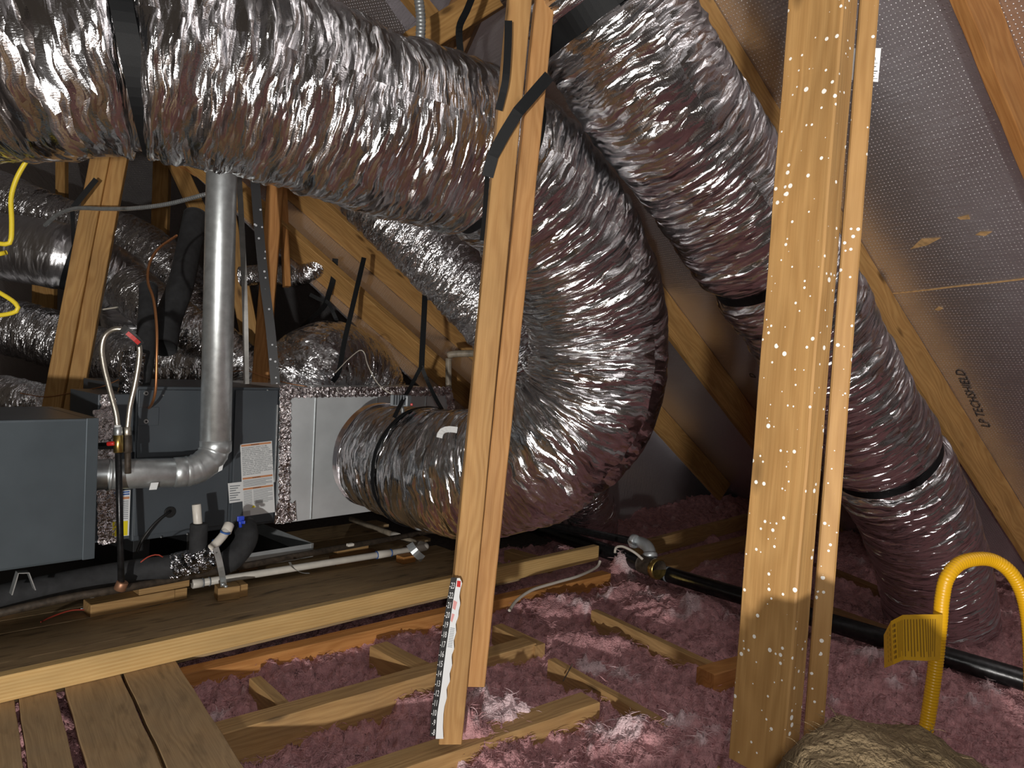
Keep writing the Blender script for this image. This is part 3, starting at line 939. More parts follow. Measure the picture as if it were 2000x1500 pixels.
bsc = strip_mesh('black_scale', Lx, Mx, 0.003, M['black'], tape)
wmg = strip_mesh('white_margin', Mx, Rx_, 0.003, M['white'], tape)
vdir = (fpost(893, 1128) - fpost(851, 1443)).normalized(); hdir = vdir.cross(FN).normalized()
if hdir.x < 0: hdir = -hdir
for n_ in range(8, 24):
    y = 1430 - (n_ - 8) * (1430 - 1143) / 15.0
    xl = np.interp(y, [p[1] for p in Lx], [p[0] for p in Lx])
    text_mesh('number', '-%d' % n_, 0.0225, fpost(xl - 1.0 + (3 if n_ < 10 else 0), y + 6.0, 0.0036), hdir, vdir, M['white'], bsc, xs=0.46)
poly_plate('red_mark', [fpost(x, y, 0.0036) for x, y in ((893, 1134), (900, 1135), (899, 1147), (892, 1146))], FN, 0.0004, M['red'], wmg)
poly_plate('red_mark', [fpost(x, y, 0.0036) for x, y in ((886, 1172), (893, 1176), (889, 1192), (884, 1188))], FN, 0.0004, plain('faded_red', (0.75, 0.35, 0.33), .5), wmg)
poly_plate('red_mark', [fpost(x, y, 0.0036) for x, y in ((883, 1198), (888, 1200), (883, 1216), (880, 1212))], FN, 0.0004, bpy.data.materials['faded_red'], wmg)
for k in range(12):
    y = 1226 + k * 3.3
    xm = np.interp(y, [p[1] for p in Mx], [p[0] for p in Mx])
    poly_plate('fine_print', [fpost(xm + 2, y, 0.0036), fpost(xm + 11, y + 1.2, 0.0036), fpost(xm + 11, y + 2.2, 0.0036), fpost(xm + 2, y + 1, 0.0036)], FN, 0.0003, M['ink_grey'], wmg)

# speckled post
pt2 = thing('roof_post', 'pale post speckled with white paint drops, nearest and largest upright', 'post', P(1490, 1500, 1.07))
post_board('board', (1606, 0), (1488, 1500), 1.07, 1.07, 0.089, 0.038, 143.5, M['wood_speck'], ext=2.0, parent=pt2)
b_ = post_board('board', (1697, 0), (1583, 1500), 1.17, 1.17, 0.027, 0.070, 112, M['wood_speck'], ext=2.0, parent=pt2)
# lumber stamp on the front board
ff = az(53.5) * -1
if ff.y > 0: ff = -ff
fq = P(1606, 150, 1.07) + ff * 0.0195
pd = (P(1606, 0, 1.07) - P(1488, 1500, 1.07)).normalized()
wd = pd.cross(ff).normalized()
o1 = PL(1578, 115, fq + ff * 0.0006, ff)
text_mesh('grade_stamp', 'KD-HT\nNO. 2', 0.011, PL(1592, 103, fq + ff * 0.0006, ff), -pd, -wd if wd.x < 0 else wd, M['ink_brown'], pt2)
text_mesh('grade_stamp', 'S-P-F', 0.016, PL(1612, 103, fq + ff * 0.0006, ff), -pd, -wd if wd.x < 0 else wd, M['ink_brown'], pt2)
# tag stapled behind the speckled post
tg = thing('lumber_tag', 'white paper tag with a barcode peeking from behind the speckled post', 'tag', P(1700, 125, 1.18))
tn = (EYE - P(1700, 125, 1.18)).normalized()
def tp(x, y, o=0): return PL(x, y, P(1700, 125, 1.18) + tn * o, tn)
tpp = poly_plate('paper', [tp(1660, 94), tp(1721, 94), tp(1715, 160), tp(1656, 156)], tn, 0.0006, M['white'], tg)
for k, (a, b) in enumerate([(1691, 1.3), (1694, .8), (1697, 1.6), (1700, .8), (1703, 1.2), (1706, 2), (1709, 1.2)]):
    poly_plate('bar', [tp(a, 112, .0006), tp(a + b, 112, .0006), tp(a + b, 118, .0006), tp(a, 118, .0006)], tn, 0.0002, M['ink'], tpp)
for k, y in enumerate((123, 129, 132.5, 138, 143, 148, 153)):
    poly_plate('print_line', [tp(1692, y, .0006), tp(1714 - (k % 3) * 3, y, .0006), tp(1714 - (k % 3) * 3, y + (2 if k % 2 else 1), .0006), tp(1692, y + (2 if k % 2 else 1), .0006)], tn, 0.0002, M['ink'], tpp)

# leaning double brace, left rear
pt3 = thing('roof_brace', 'doubled timber brace leaning between the left ducts behind the furnace', 'brace', P(130, 790, 3.3))
post_board('board', (208, 250), (92, 850), 3.3, 3.3, 0.075, 0.038, 75, M['wood_rafter'], ext=1.6, parent=pt3)
post_board('board', (244, 250), (133, 850), 3.34, 3.34, 0.07, 0.038, 75, M['wood_rafter'], ext=1.6, parent=pt3)
o = post_board('roof_brace', (541, 330), (505, 790), 3.55, 3.55, 0.075, 0.038, 80, M['wood_orange'], ext=1.0)
tag(o, 'orange upright brace beside the dotted black strap', 'brace')
o = post_board('roof_brace', (551, 330), (560, 560), 3.75, 3.75, 0.03, 0.06, 60, M['wood_orange'], ext=1.0)
tag(o, 'narrow orange board crossing behind the upright brace', 'brace')
for (a, b, w, lb) in (((121, 270), (121, 410), .035, 'thin stud against the foil wall at far left'), ((318, 290), (312, 485), .06, 'stud against the foil wall right of the leaning brace'), ((88, 540), (86, 640), .08, 'short orange stud glimpsed between the left ducts'), ((250, 560), (236, 720), .06, 'dark stud behind the crumpled ducts')):
    o = lumber('wall_stud', P(*a, 4.6), P(*b, 4.6), 0.05, w * 1.6, az(85), M['wood_rafter'], lb, cat='stud')
lumber('roof_brace', P(335, 300, 4.45), P(400, 440, 4.45), 0.05, 0.09, az(60), M['wood_rafter'], 'diagonal brace meeting the foil wall left of the flue pipe', cat='brace')
lumber('roof_brace', P(395, 330, 4.4), P(345, 300, 4.4), 0.05, 0.12, UP, M['wood_orange'], 'orange gusset board just above the steel conduit beside the flue', cat='brace')
lumber('roof_brace', P(440, 400, 4.2), P(500, 720, 4.2), 0.04, 0.10, az(80), M['wood_rafter'], 'brown board glimpsed directly right of the flue pipe', cat='brace')
# top centre framing
lumber('roof_brace', P(800, 95, 2.75), P(985, -20, 2.9), 0.09, 0.1, UP, M['wood_rafter'], 'yellow cut timber end at the top centre above the long duct', cat='brace')
lumber('roof_brace', P(760, -60, 3.3), P(860, 60, 3.3), 0.05, 0.09, az(70), M['wood_rafter'], 'diagonal timber beside the hanging flexible conduit at top centre', cat='brace')
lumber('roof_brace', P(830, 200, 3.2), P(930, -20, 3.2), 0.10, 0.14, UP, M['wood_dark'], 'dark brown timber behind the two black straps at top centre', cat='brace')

# ================================================================== BIG DUCTS
BIGR = 0.25
fq_ = None
big_pts = PP([(-330, 90, 1.72), (-150, 96, 1.72), (100, 100, 1.74), (255, 98, 1.79), (400, 130, 1.86), (545, 172, 1.95), (735, 240, 2.10), (925, 296, 2.28),
              (1040, 385, 2.42), (1125, 510, 2.58), (1168, 650, 2.70), (1150, 790, 2.74), (1065, 880, 2.78), (975, 918, 2.87), (885, 925, 2.98), (805, 906, 3.12), (736, 888, 3.27)])
big = Duct('flexible_duct', big_pts, BIGR, M['foil'], 'largest silver flexible duct crossing the top and looping down to the furnace plenum',
           straps=[P(262, 98, 1.79), P(960, 320, 2.3)], amp=1.15, seed=1, fold=22, step=0.005, rmul=[1, 1, 1, 1, 1, 1, 1, 1, 1, 1.02, 1.02, 1.0, .96, .88])
print('big duct', len(big.path), big.seg)
d2_pts = PP([(830, -420, 2.0), (980, -260, 2.02), (1110, -100, 2.06), (1200, 45, 2.12), (1285, 190, 2.2), (1375, 320, 2.35), (1475, 468, 2.5), (1570, 612, 2.65), (1655, 770, 2.82), (1735, 905, 2.98), (1800, 1045, 3.12), (1830, 1160, 3.25), (1838, 1215, 3.3)])
duct2 = Duct('flexible_duct', d2_pts, 0.222, M['foil'], 'silver flexible duct descending on the right behind the speckled post into the insulation',
             straps=[P(1175, 10, 2.1), P(1500, 505, 2.54), P(1725, 893, 2.96)], amp=1.1, seed=31, fold=24, step=0.005)
d9_pts = PP([(680, 330, 3.2), (745, 400, 3.18), (815, 470, 3.18), (890, 545, 3.18), (965, 630, 3.2), (1030, 720, 3.25), (1085, 820, 3.45), (1130, 930, 4.0), (1155, 1000, 4.35), (1160, 1035, 4.6)])
d9 = Duct('flexible_duct', d9_pts, 0.145, M['foil_fine'], 'thinner silver duct slanting behind the ruler post from under the long duct', straps=[0.03], amp=1.1, seed=51, fold=34)
# smaller ducts in the rear left
d3 = Duct('flexible_duct', PP([(-160, 470, 3.9), (-20, 480, 3.9), (60, 490, 3.9), (135, 505, 3.92), (190, 530, 4.0), (250, 570, 4.1), (265, 640, 4.2), (250, 720, 4.25)]), 0.172, M['foil_smooth'], 'smooth brownish-looking duct at the left edge cinched by a black strap', straps=[P(143, 505, 3.92)], amp=0.7, seed=61)
d4 = Duct('flexible_duct', PP([(-160, 330, 4.35), (0, 390, 4.35), (90, 430, 4.35), (170, 450, 4.4), (240, 470, 4.4), (300, 505, 4.4), (350, 560, 4.4), (380, 640, 4.35), (400, 740, 4.3)]), 0.16, M['foil_fine'], 'crumpled foil duct running behind the leaning brace above the smooth duct', amp=1.6, seed=71)
d5 = Duct('flexible_duct', PP([(-160, 600, 3.95), (-20, 630, 3.95), (80, 655, 3.95), (180, 690, 3.95), (280, 715, 3.9), (380, 720, 3.9), (470, 715, 3.95)]), 0.15, M['foil_fine'], 'wrinkled foil duct crossing low behind the braided hose loop', amp=1.5, seed=81)
d6 = Duct('flexible_duct', PP([(250, 560, 3.85), (300, 600, 3.8), (360, 640, 3.8), (430, 680, 3.85), (490, 740, 3.9)]), 0.125, M['foil_fine'], 'foil duct passing behind the flue pipe at furnace top height', amp=1.6, seed=85)
d10 = Duct('flexible_duct', PP([(-120, 765, 3.5), (-20, 775, 3.5), (40, 785, 3.5), (110, 800, 3.55)]), 0.11, M['foil_fine'], 'low foil duct just above the left cabinet top', amp=1.4, seed=87)
d7 = Duct('flexible_duct', PP([(560, 800, 3.75), (590, 745, 3.75), (625, 715, 3.8), (665, 715, 3.95), (700, 745, 4.1), (730, 800, 4.2)]), 0.22, M['foil_fine'], 'domed foil duct rising behind the furnace plenum', amp=1.5, seed=91)
d8 = Duct('flexible_duct', PP([(470, 540, 3.95), (530, 535, 3.95), (575, 540, 3.92), (610, 528, 3.9), (632, 505, 3.9)]), 0.052, M['foil_fine'], 'small curved foil duct near the orange upright brace', amp=1.3, seed=95, seg=48)
# metal tape collar ring where the big duct meets the plenum
big.ring(big.s[-1] - 0.012, 0.03, 'collar', M['foil_tape'], big.obj, rr=BIGR * .90)

# ================================================================== FURNACE
FU = az(44.0); FQN = az(134.0)
FQ0 = Vector((-1.377, 2.72, 0.28))


def fp(x, y, off=0.0): return PL(x, y, FQ0 + FQN * off, FQN)


def fs(x, y, off=0.0):
    p = fp(x, y, off)
    return (p - FQ0).dot(FU), p.z


def fw(s_, z, off=0.0): return FQ0 + FU * s_ + FQN * off + UP * (z - FQ0.z)


def fbox(name, s0, s1, z0, z1, o0, o1, mat, parent=None, bev=0.002):
    c = fw((s0 + s1) / 2, (z0 + z1) / 2, (o0 + o1) / 2)
    me = bevel_box(name, abs(s1 - s0), abs(o1 - o0), abs(z1 - z0), bev)
    mw = Matrix.Translation(c) @ Matrix((FU, -FQN, UP)).transposed().to_4x4()
    return link(name, me, mat, parent, mw)


def fplate(name, pts, off, mat, parent, thick=0.001):
    return poly_plate(name, [fp(x, y, off) for x, y in pts], FQN, thick, mat, parent)


zt = fs(540, 757)[1]; zb = 0.283
sL = fs(262, 900)[0]; sM = fs(452, 900)[0]; sR = fs(541, 900)[0]; sP0 = fs(545, 900)[0]; sP1 = fs(880, 800)[0]; sLL = fs(196, 900)[0]
print('furnace z', zt, zb, sL, sM, sR, sP1)
fur = thing('furnace', 'dark grey horizontal furnace cabinet with warning labels behind the flue pipe', 'furnace', fw(sL, zb))
fbox('body', sL, sR, zb, zt, -0.62, 0.0, M['cabinet2'], fur, 0.006)
fbox('access_panel', sL + .004, sM - .012, fs(300, 892)[1], zt - .012, 0.0, 0.014, M['cabinet2'], fur, 0.003)
FAP = bpy.context.scene.objects['access_panel']
fbox('lower_panel', sL + .004, sM - .012, zb + .02, fs(300, 900)[1], 0.0, 0.008, M['cabinet2'], fur, 0.003)
fbox('access_panel', sM + .002, sR - .012, zb + .012, zt - .010, 0.0, 0.012, M['cabinet2'], fur, 0.003)
fbox('trim_rod', fs(538, 800)[0] - .003, fs(538, 800)[0] + .004, fs(540, 940)[1], fs(540, 790)[1], 0.012, 0.018, M['galv'], fur, 0.002)
hb = fbox('hinge_plate', fs(268, 800)[0], fs(307, 800)[0], fs(290, 830)[1], fs(290, 795)[1], 0.014, 0.018, M['cabinet2'], fur, 0.0015)
for (x, y) in ((285, 768), (285, 823)):
    c = fp(x, y, 0.0185)
    cyl('washer', c, c + FQN * 0.003, 0.0085, M['galv'], FAP, 20)
    cyl('screw', c, c + FQN * 0.006, 0.0038, M['black'], FAP, 10)
c = fp(331, 1000, 0.008)
cyl('grommet', c, c + FQN * 0.008, 0.021, M['black'], fur, 28)
for (x, y) in ((318, 772), (365, 1043), (314, 1049), (522, 762)):
    c = fp(x, y, 0.012); cyl('screw', c, c + FQN * 0.004, 0.003, M['galv'], fur, 10)
tube('drain_line', [fp(331, 1000, 0.015), fp(326, 1003, 0.05), fp(305, 1020, 0.06), fp(288, 1040, 0.06), fp(275, 1060, 0.05), fp(268, 1078, 0.05)], 0.0055, M['black'], fur, 12)

# labels on the furnace
wl = thing('warning_label', 'tall white warning label with orange bands on the dark furnace', 'label', fp(500, 1005, .014))
def quad_on(x0, y0, x1, y1, x2, y2, x3, y3): return [(x0, y0), (x1, y1), (x2, y2), (x3, y3)]
LB = [fp(x, y, .0135) for x, y in ((469, 868), (531, 861), (537, 1000), (475, 1009))]
def lab(u, v, off=0.0):
    a = LB[0].lerp(LB[1], u); b = LB[3].lerp(LB[2], u)
    return a.lerp(b, v) + FQN * off
wlp = poly_plate('paper', LB, FQN, 0.0006, M['white'], wl)
def lrect(name, u0, v0, u1, v1, mat, parent, off=.0006, f=lab): return poly_plate(name, [f(u0, v0, off), f(u1, v0, off), f(u1, v1, off), f(u0, v1, off)], FQN, 0.0003, mat, parent)
for (v0, v1) in ((.01, .035), (.465, .49), (.61, .635)):
    lrect('orange_band', .03, v0, .97, v1, M['orange'], wlp)
lx = (LB[1] - LB[0]).normalized(); ly = (LB[0] - LB[3]).normalized()
LW, LH = (LB[1] - LB[0]).length, (LB[0] - LB[3]).length
for v in (.033, .488, .633):
    text_mesh('heading', '\u25b2WARNING' if False else 'WARNING', LH * .026, lab(.33, v, .001), lx, ly, M['ink'], wlp, xs=0.95)
body = ['REFRIGERANT LEAKS TO BE', 'REPAIRED ONLY BY TRAINED', 'SERVICE PERSONNEL. DO NOT', 'PUNCTURE REFRIGERANT TUBING.', 'TURN OFF FUEL. DISPOSE OF PROP-', 'ERLY IN ACCORDANCE WITH', 'FEDERAL OR LOCAL REGULATIONS.', 'FLAMMABLE REFRIGERANT USED.', 'RISK OF FIRE. AUXILIARY DEVICES', 'WHICH MAY BE IGNITION SOURCES', 'SHALL NOT BE INSTALLED IN THE', 'DUCTWORK OTHER THAN', 'AUXILIARY DEVICES LISTED FOR', 'USE WITH THE SPECIFIC APPLIANCE.', 'SEE INSTRUCTIONS.']
for k, ln in enumerate(body):
    text_mesh('print_line', ln, LH * .026, lab(.04, .067 + k * .0262, .001), lx, ly, M['ink_grey'], wlp, xs=0.88 * min(1.0, 30 / max(len(ln), 28)) * LW / (LH * .36))
for k in range(6):
    lrect('print_line', .04, .505 + k * .016, .95 - .2 * (k % 3 == 2), .511 + k * .016, M['ink_grey'], wlp)
for k in range(12):
    lrect('print_line', .04, .65 + k * .0165, .30, .655 + k * .0165, M['ink_grey'], wlp)
    lrect('print_line', .34, .65 + k * .0165, .95 - .15 * (k % 4 == 3), .655 + k * .0165, M['ink_grey'], wlp)
poly_plate('hazard_mark', [lab(.26, .895, .0008), lab(.40, .895, .0008), lab(.33, .86, .0008)], FQN, .0003, M['label_yellow'], wlp)
lrect('torn_corner', .0, .925, .22, .995, M['galv_dull'], wlp, .0008)
sl_ = thing('rating_label', 'small square white label beside the tall warning label', 'label', fp(459, 980, .014))
poly_plate('paper', [fp(x, y, .0135) for x, y in ((445, 944), (472, 941), (474, 979), (448, 983))], FQN, .0006, M['white'], sl_)
for k in range(7):
    y = 949 + k * 4.6
    poly_plate('print_line', [fp(x, yy, .0142) for x, yy in ((449, y), (469 - 4 * (k % 3), y - 1.5), (469 - 4 * (k % 3), y + .2), (449, y + 1.8))], FQN, .0003, M['ink_grey'], sl_)

# left flange section with foil tape, seen in the gap
gp = thing('coil_section', 'narrow section with foil tape seen between the left cabinet and the furnace', 'cabinet', fw(sLL, zb))
fbox('body', sLL - .01, sL - .002, zb + .01, zt - .03, -0.34, -0.012, M['cabinet2'], gp, 0.004)
def tape_strip(name, pts_c, w, off, parent, mat=None, n_seed=0):
    """crumpled foil tape strip along pixel polyline on the furnace face"""
    pts = [fp(x, y, off) for x, y in pts_c]
    path, s = catmull(pts, 0.006)
    T = np.gradient(path, axis=0); T /= np.linalg.norm(T, axis=1)[:, None]
    nn = np.array(FQN); m = 10
    V = np.zeros((len(path), m, 3)); UVg = np.zeros((len(path), m, 2))
    for i in range(len(path)):
        sd = np.cross(T[i], nn)
        for j in range(m):
            t_ = j / (m - 1) - .5
            e = 0.06 * math.sin(i * 1.3 + j + n_seed) if j in (0, m - 1) else 0
            V[i, j] = path[i] + sd * w * (t_ + e) + nn * (0.001 + 0.0035 * vnoise(np.array(i * .7), np.array(j * .9 + n_seed)))
            UVg[i, j] = (s[i], t_ * w)
    i = np.arange(len(path) - 1)[:, None]; k = np.arange(m - 1)[None]
    q = np.stack([i * m + k, (i + 1) * m + k, (i + 1) * m + k + 1, i * m + k + 1], -1).reshape(-1, 4)
    uv = np.stack([UVg[:-1, :-1], UVg[1:, :-1], UVg[1:, 1:], UVg[:-1, 1:]], 2).reshape(-1, 2)
    me = np_mesh(name, V.reshape(-1, 3), q, uv)
    return link(name, me, mat or M['foil_tape'], parent, smooth=True)


tape_strip('foil_tape', [(210, 770), (212, 850), (212, 960), (214, 1062)], 0.050, -0.008, gp)
tape_strip('foil_tape', [(190, 800), (195, 870), (197, 940), (200, 1062)], 0.030, -0.004, gp, n_seed=3)
fplate('dark_slot', [(188, 868), (240, 866), (240, 876), (188, 878)], 0.004, M['cab_dark'], gp)
yl = thing('energy_label', 'white label with blue, orange and yellow blocks behind the black gas riser', 'label', fp(238, 1045, .002))
YL = [fp(x, y, -.006) for x, y in ((219, 960), (255, 957), (252, 1046), (219, 1049))]
def ylab(u, v, off=0.0): return YL[0].lerp(YL[1], u).lerp(YL[3].lerp(YL[2], u), v) + FQN * off
ylp = poly_plate('paper', YL, FQN, .0006, M['white'], yl)
lrect('blue_band', .1, .02, .95, .05, M['blue_line'], ylp, f=ylab); lrect('blue_band', .1, .07, .95, .10, M['blue_line'], ylp, f=ylab)
lrect('orange_band', .02, .14, .95, .19, M['orange'], ylp, f=ylab)
for k in range(10): lrect('print_line', .08, .23 + k * .042, .9, .245 + k * .042, M['ink_grey'], ylp, f=ylab)
lrect('yellow_block', .02, .67, .90, .99, M['label_yellow'], ylp, f=ylab)

# plenum
pl = thing('supply_plenum', 'bright galvanised sheet-metal plenum the big duct plugs into', 'plenum', fw(sP0, .3))
zpb = fs(700, 1003)[1] * .5 + fs(560, 1020)[1] * .5
fbox('body', sP0, sP1, zpb, zt, -0.60, 0.004, M['galv_sheet'], pl, 0.004)
for x in (615, 735, 830):
    s0 = fs(x, 800)[0]; fbox('standing_seam', s0 - .003, s0 + .003, zpb + .004, zt - .004, 0.004, 0.008, M['galv'], pl, 0.001)
tape_strip('foil_tape', [(557, 752), (556, 850), (555, 930), (554, 1018)], 0.052, 0.014, pl, n_seed=5)
tape_strip('foil_tape', [(537, 1003), (556, 1003), (577, 998)], 0.082, 0.018, pl, n_seed=9)
tape_strip('foil_tape', [(562, 767), (650, 766), (760, 765), (878, 764)], 0.045, 0.006, pl, n_seed=13)
tape_strip('foil_tape', [(874, 762), (880, 790), (878, 830)], 0.05, 0.008, pl, n_seed=17)

# left cabinet
OFF = 0.27
z0 = fs(188, 1090, OFF)[1]; z1 = fs(188, 817, OFF)[1]; s1_ = fs(188, 950, OFF)[0]
lc = thing('air_handler_cabinet', 'large blue-grey steel cabinet filling the left edge in front of the flue elbow', 'cabinet', fw(s1_ - .3, z0, OFF))
fbox('body', s1_ - 1.0, s1_, z0, z1, OFF - 0.50, OFF, M['cabinet'], lc, 0.008)
fbox('corner_trim', s1_ - .035, s1_ + .001, z0, z1 + .001, OFF - .45, OFF + .003, M['cabinet'], lc, 0.002)
for x, off in ((40, 0),):
    a, b, c_, d = fp(20, 1160, OFF - .02), fp(33, 1117, OFF - .02), fp(55, 1116, OFF - .02), fp(68, 1150, OFF - .02)
    ribbon('support_bracket', [a, b, c_, d], 0.03, M['galv'], facing=UP, thick=0.003, parent=None, straight=True, label='bent steel bracket shaped like a W under the left cabinet', cat='bracket')

# drain pan under the furnace
pz1 = 0.175; pz0 = 0.115
pc = Z(612, 1061, pz1); pdir = FU
pn = thing('drain_pan', 'metal drain pan with a near-black inside sticking out under the furnace and plenum', 'pan', pc - UP * .06)
def pbox(name, s0, s1, z0, z1, o0, o1, mat):
    c = pc + FU * ((s0 + s1) / 2) + FQN * ((o0 + o1) / 2); c.z = (z0 + z1) / 2
    me = bevel_box(name, abs(s1 - s0), abs(o1 - o0), abs(z1 - z0), 0.001)
    return link(name, me, mat, pn, Matrix.Translation(c) @ Matrix((FU, -FQN, UP)).transposed().to_4x4())
pbox('front_wall', -1.75, 0, pz0, pz1, -.002, 0, M['galv_dull'])
pbox('end_wall', -.002, 0, pz0, pz1, -.78, 0, M['galv_dull'])
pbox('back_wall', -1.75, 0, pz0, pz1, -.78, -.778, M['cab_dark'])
pbox('pan_floor', -1.75, 0, pz0, pz0 + .003, -.78, 0, M['cab_dark'])  # pan floor and back wall coloured near-black
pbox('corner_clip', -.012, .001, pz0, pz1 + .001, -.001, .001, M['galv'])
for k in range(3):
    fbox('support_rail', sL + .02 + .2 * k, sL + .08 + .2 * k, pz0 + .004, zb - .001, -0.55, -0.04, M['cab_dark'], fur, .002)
for k, s_ in enumerate((-.16, -.62, -1.1, -1.5)):
    c = pc + FU * s_ - FQN * .42; c.z = 0.065
    me = bevel_box('wood_block', .09, .30, .095, .002)
    o = link('wood_block', me, M['wood_dark'], None, Matrix.Translation(c) @ Matrix((FU, -FQN, UP)).transposed().to_4x4())
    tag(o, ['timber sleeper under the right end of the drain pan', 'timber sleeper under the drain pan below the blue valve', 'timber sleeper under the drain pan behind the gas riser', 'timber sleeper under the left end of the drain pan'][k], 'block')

# ================================================================== FLUE
FD = 2.80
fl = thing('flue_pipe', 'shiny round metal flue pipe with an elbow in front of the furnace', 'pipe', P(420, 870, FD))
tp_, bt_ = P(434, 300, FD), P(421, 868, FD)
cyl('riser', bt_, tp_ + (tp_ - bt_).normalized() * 1.0, 0.0555, M['galv'], fl, 48)
cyl('crimped_collar', P(420.5, 885, FD), P(421.5, 858, FD), 0.0575, M['galv'], fl, 48)
hz = [P(x, y, d) for x, y, d in ((150, 928, 2.50), (255, 926, 2.60), (340, 923, 2.69))]
cyl('horizontal_run', hz[0], hz[2], 0.052, M['galv'], fl, 48)
cyl('crimped_collar', P(337, 923, 2.69), P(366, 921, 2.72), 0.0545, M['galv'], fl, 48)
cyl('clamp_band', P(208, 927, 2.555), P(216, 927, 2.563), 0.0555, M['galv'], fl, 48)
elb, es = catmull([P(360, 921.5, 2.715), P(378, 918, 2.735), P(397, 908, 2.76), P(412, 893, 2.785), P(420, 874, FD), P(421, 862, FD)], 0.006)
er = np.full(len(es), 0.054)
for f_ in (.06, .28, .5, .72, .94):
    er += 0.0028 * np.exp(-((es - es[-1] * f_) / 0.004) ** 2)
V_, q_, uv_ = sweep(elb, es, np.repeat(er[:, None], 48, 1), 48)
link('elbow', np_mesh('elbow', V_, q_, uv_), M['galv'], fl, smooth=True)
lp = [P(x, y, 2.60) for x, y in ((295, 943), (310, 942), (306, 956), (291, 957))]
poly_plate('sticker', lp, (EYE - lp[0]), .001, M['white'], fl, 'small white sticker')
lp = [P(x, y, 2.70) for x, y in ((428, 912), (436, 908), (434, 918), (426, 922))]
poly_plate('sticker', lp, (EYE - lp[0]), .001, M['white'], fl, 'small white sticker')

# flat steel hanger strap and dotted black strap
ribbon('steel_strap', PP([(466, 330, 3.0), (474, 480, 3.0), (479, 620, 3.0), (481, 750, 3.05)]), 0.022, M['strap_steel'], thick=.002, label='flat grey steel hanger strap beside the flue pipe', cat='strap')
db = M['dotted'] = None
m_, t_, b_2 = nt('dotted_webbing')
v_ = N(t_, 'ShaderNodeTexVoronoi'); v_.inputs['Scale'].default_value = 42
tc_ = N(t_, 'ShaderNodeTexCoord'); t_.links.new(tc_.outputs['Object'], v_.inputs[0])
g_ = N(t_, 'ShaderNodeMapRange'); g_.inputs[1].default_value = .17; g_.inputs[2].default_value = .2; g_.inputs[3].default_value = 1; g_.inputs[4].default_value = 0
t_.links.new(v_.outputs['Distance'], g_.inputs[0])
x_ = N(t_, 'ShaderNodeMix', data_type='RGBA'); x_.inputs[6].default_value = (.012, .012, .014, 1); x_.inputs[7].default_value = (.55, .57, .6, 1)
t_.links.new(g_.outputs[0], x_.inputs[0]); t_.links.new(x_.outputs[2], b_2.inputs['Base Color'])
ribbon('webbing_strap', PP([(498, 350, 2.95), (505, 440, 2.95), (515, 540, 2.95), (528, 640, 2.95), (538, 750, 2.95)]), 0.036, m_, thick=.002, label='black webbing strap printed with white dashes hanging beside the orange brace', cat='strap')

# ================================================================== GAS LINE WITH BRAIDED LOOP
gd = 2.50
gl = thing('gas_riser', 'black gas riser with brass valve and fittings in front of the furnace', 'pipe', P(237, 1150, gd))
cyl('black_pipe', P(237, 1150, gd), P(231, 880, gd), 0.0105, M['iron'], gl, 24)
cyl('brass_valve', P(231.5, 884, gd), P(231, 850, gd), 0.016, M['brass'], gl, 8)
cyl('hex_nut', P(231, 852, gd), P(230.5, 834, gd), 0.0135, M['galv'], gl, 6)
cyl('white_tag', P(230, 838, gd), P(230, 830, gd), 0.0105, M['white'], gl, 16)
cyl('hex_nut', P(249, 852, gd + .03), P(248.5, 834, gd + .03), 0.0135, M['steel'], gl, 6)
cyl('coupling', P(249.5, 884, gd + .03), P(249, 850, gd + .03), 0.0145, M['iron_rusty'], gl, 20)
cyl('drop_pipe', P(250, 925, gd + .03), P(249.5, 882, gd + .03), 0.0105, M['iron_rusty'], gl, 20)
cyl('valve_handle', P(224, 866, gd - .01), P(210, 867, gd - .01), 0.0075, M['red'], gl, 12)
cyl('side_pipe', P(214, 867, gd + .01), P(180, 869, gd + .01), 0.0065, M['iron'], gl, 14)
cyl('tee_fitting', P(233, 1152, gd), P(240, 1136, gd), 0.019, M['copper_fit'], gl, 20)
tube('braided_hose', PP([(230, 836, gd), (226, 805, gd), (214, 760, gd), (203, 715, gd), (199, 680, gd), (206, 655, gd), (224, 643, gd), (246, 645, gd + .01), (262, 656, gd + .02), (272, 678, gd + .03), (271, 708, gd + .03), (264, 750, gd + .03), (254, 795, gd + .03), (249, 838, gd + .03)]), 0.0088, M['steel'], gl, 20, step=.004, rings=(.004, .03))
hts = PP([(238, 640, gd - .015), (252, 650, gd - .01), (264, 662, gd), (276, 674, gd + .015)])
ht = ribbon('hose_tag', hts, 0.026, M['black'], thick=.002, label='black and red tag folded over the top of the braided hose', cat='tag')
adopt(ribbon('red_print', PP([(248, 650, gd - .016), (260, 660, gd - .008), (272, 671, gd + .005)]), 0.014, M['red'], thick=.0006), ht)

# gas main running low in front of the deck
tube('gas_pipe', PP([(-60, 1211, 2.25), (120, 1170, 2.42), (237, 1150, 2.55), (420, 1116, 2.85), (620, 1078, 3.25), (850, 1036, 3.95), (900, 1026, 4.15)]), 0.0135, M['iron_rusty'], None, 16, label='long dusty black pipe running low in front of the drain pan', cat='pipe')

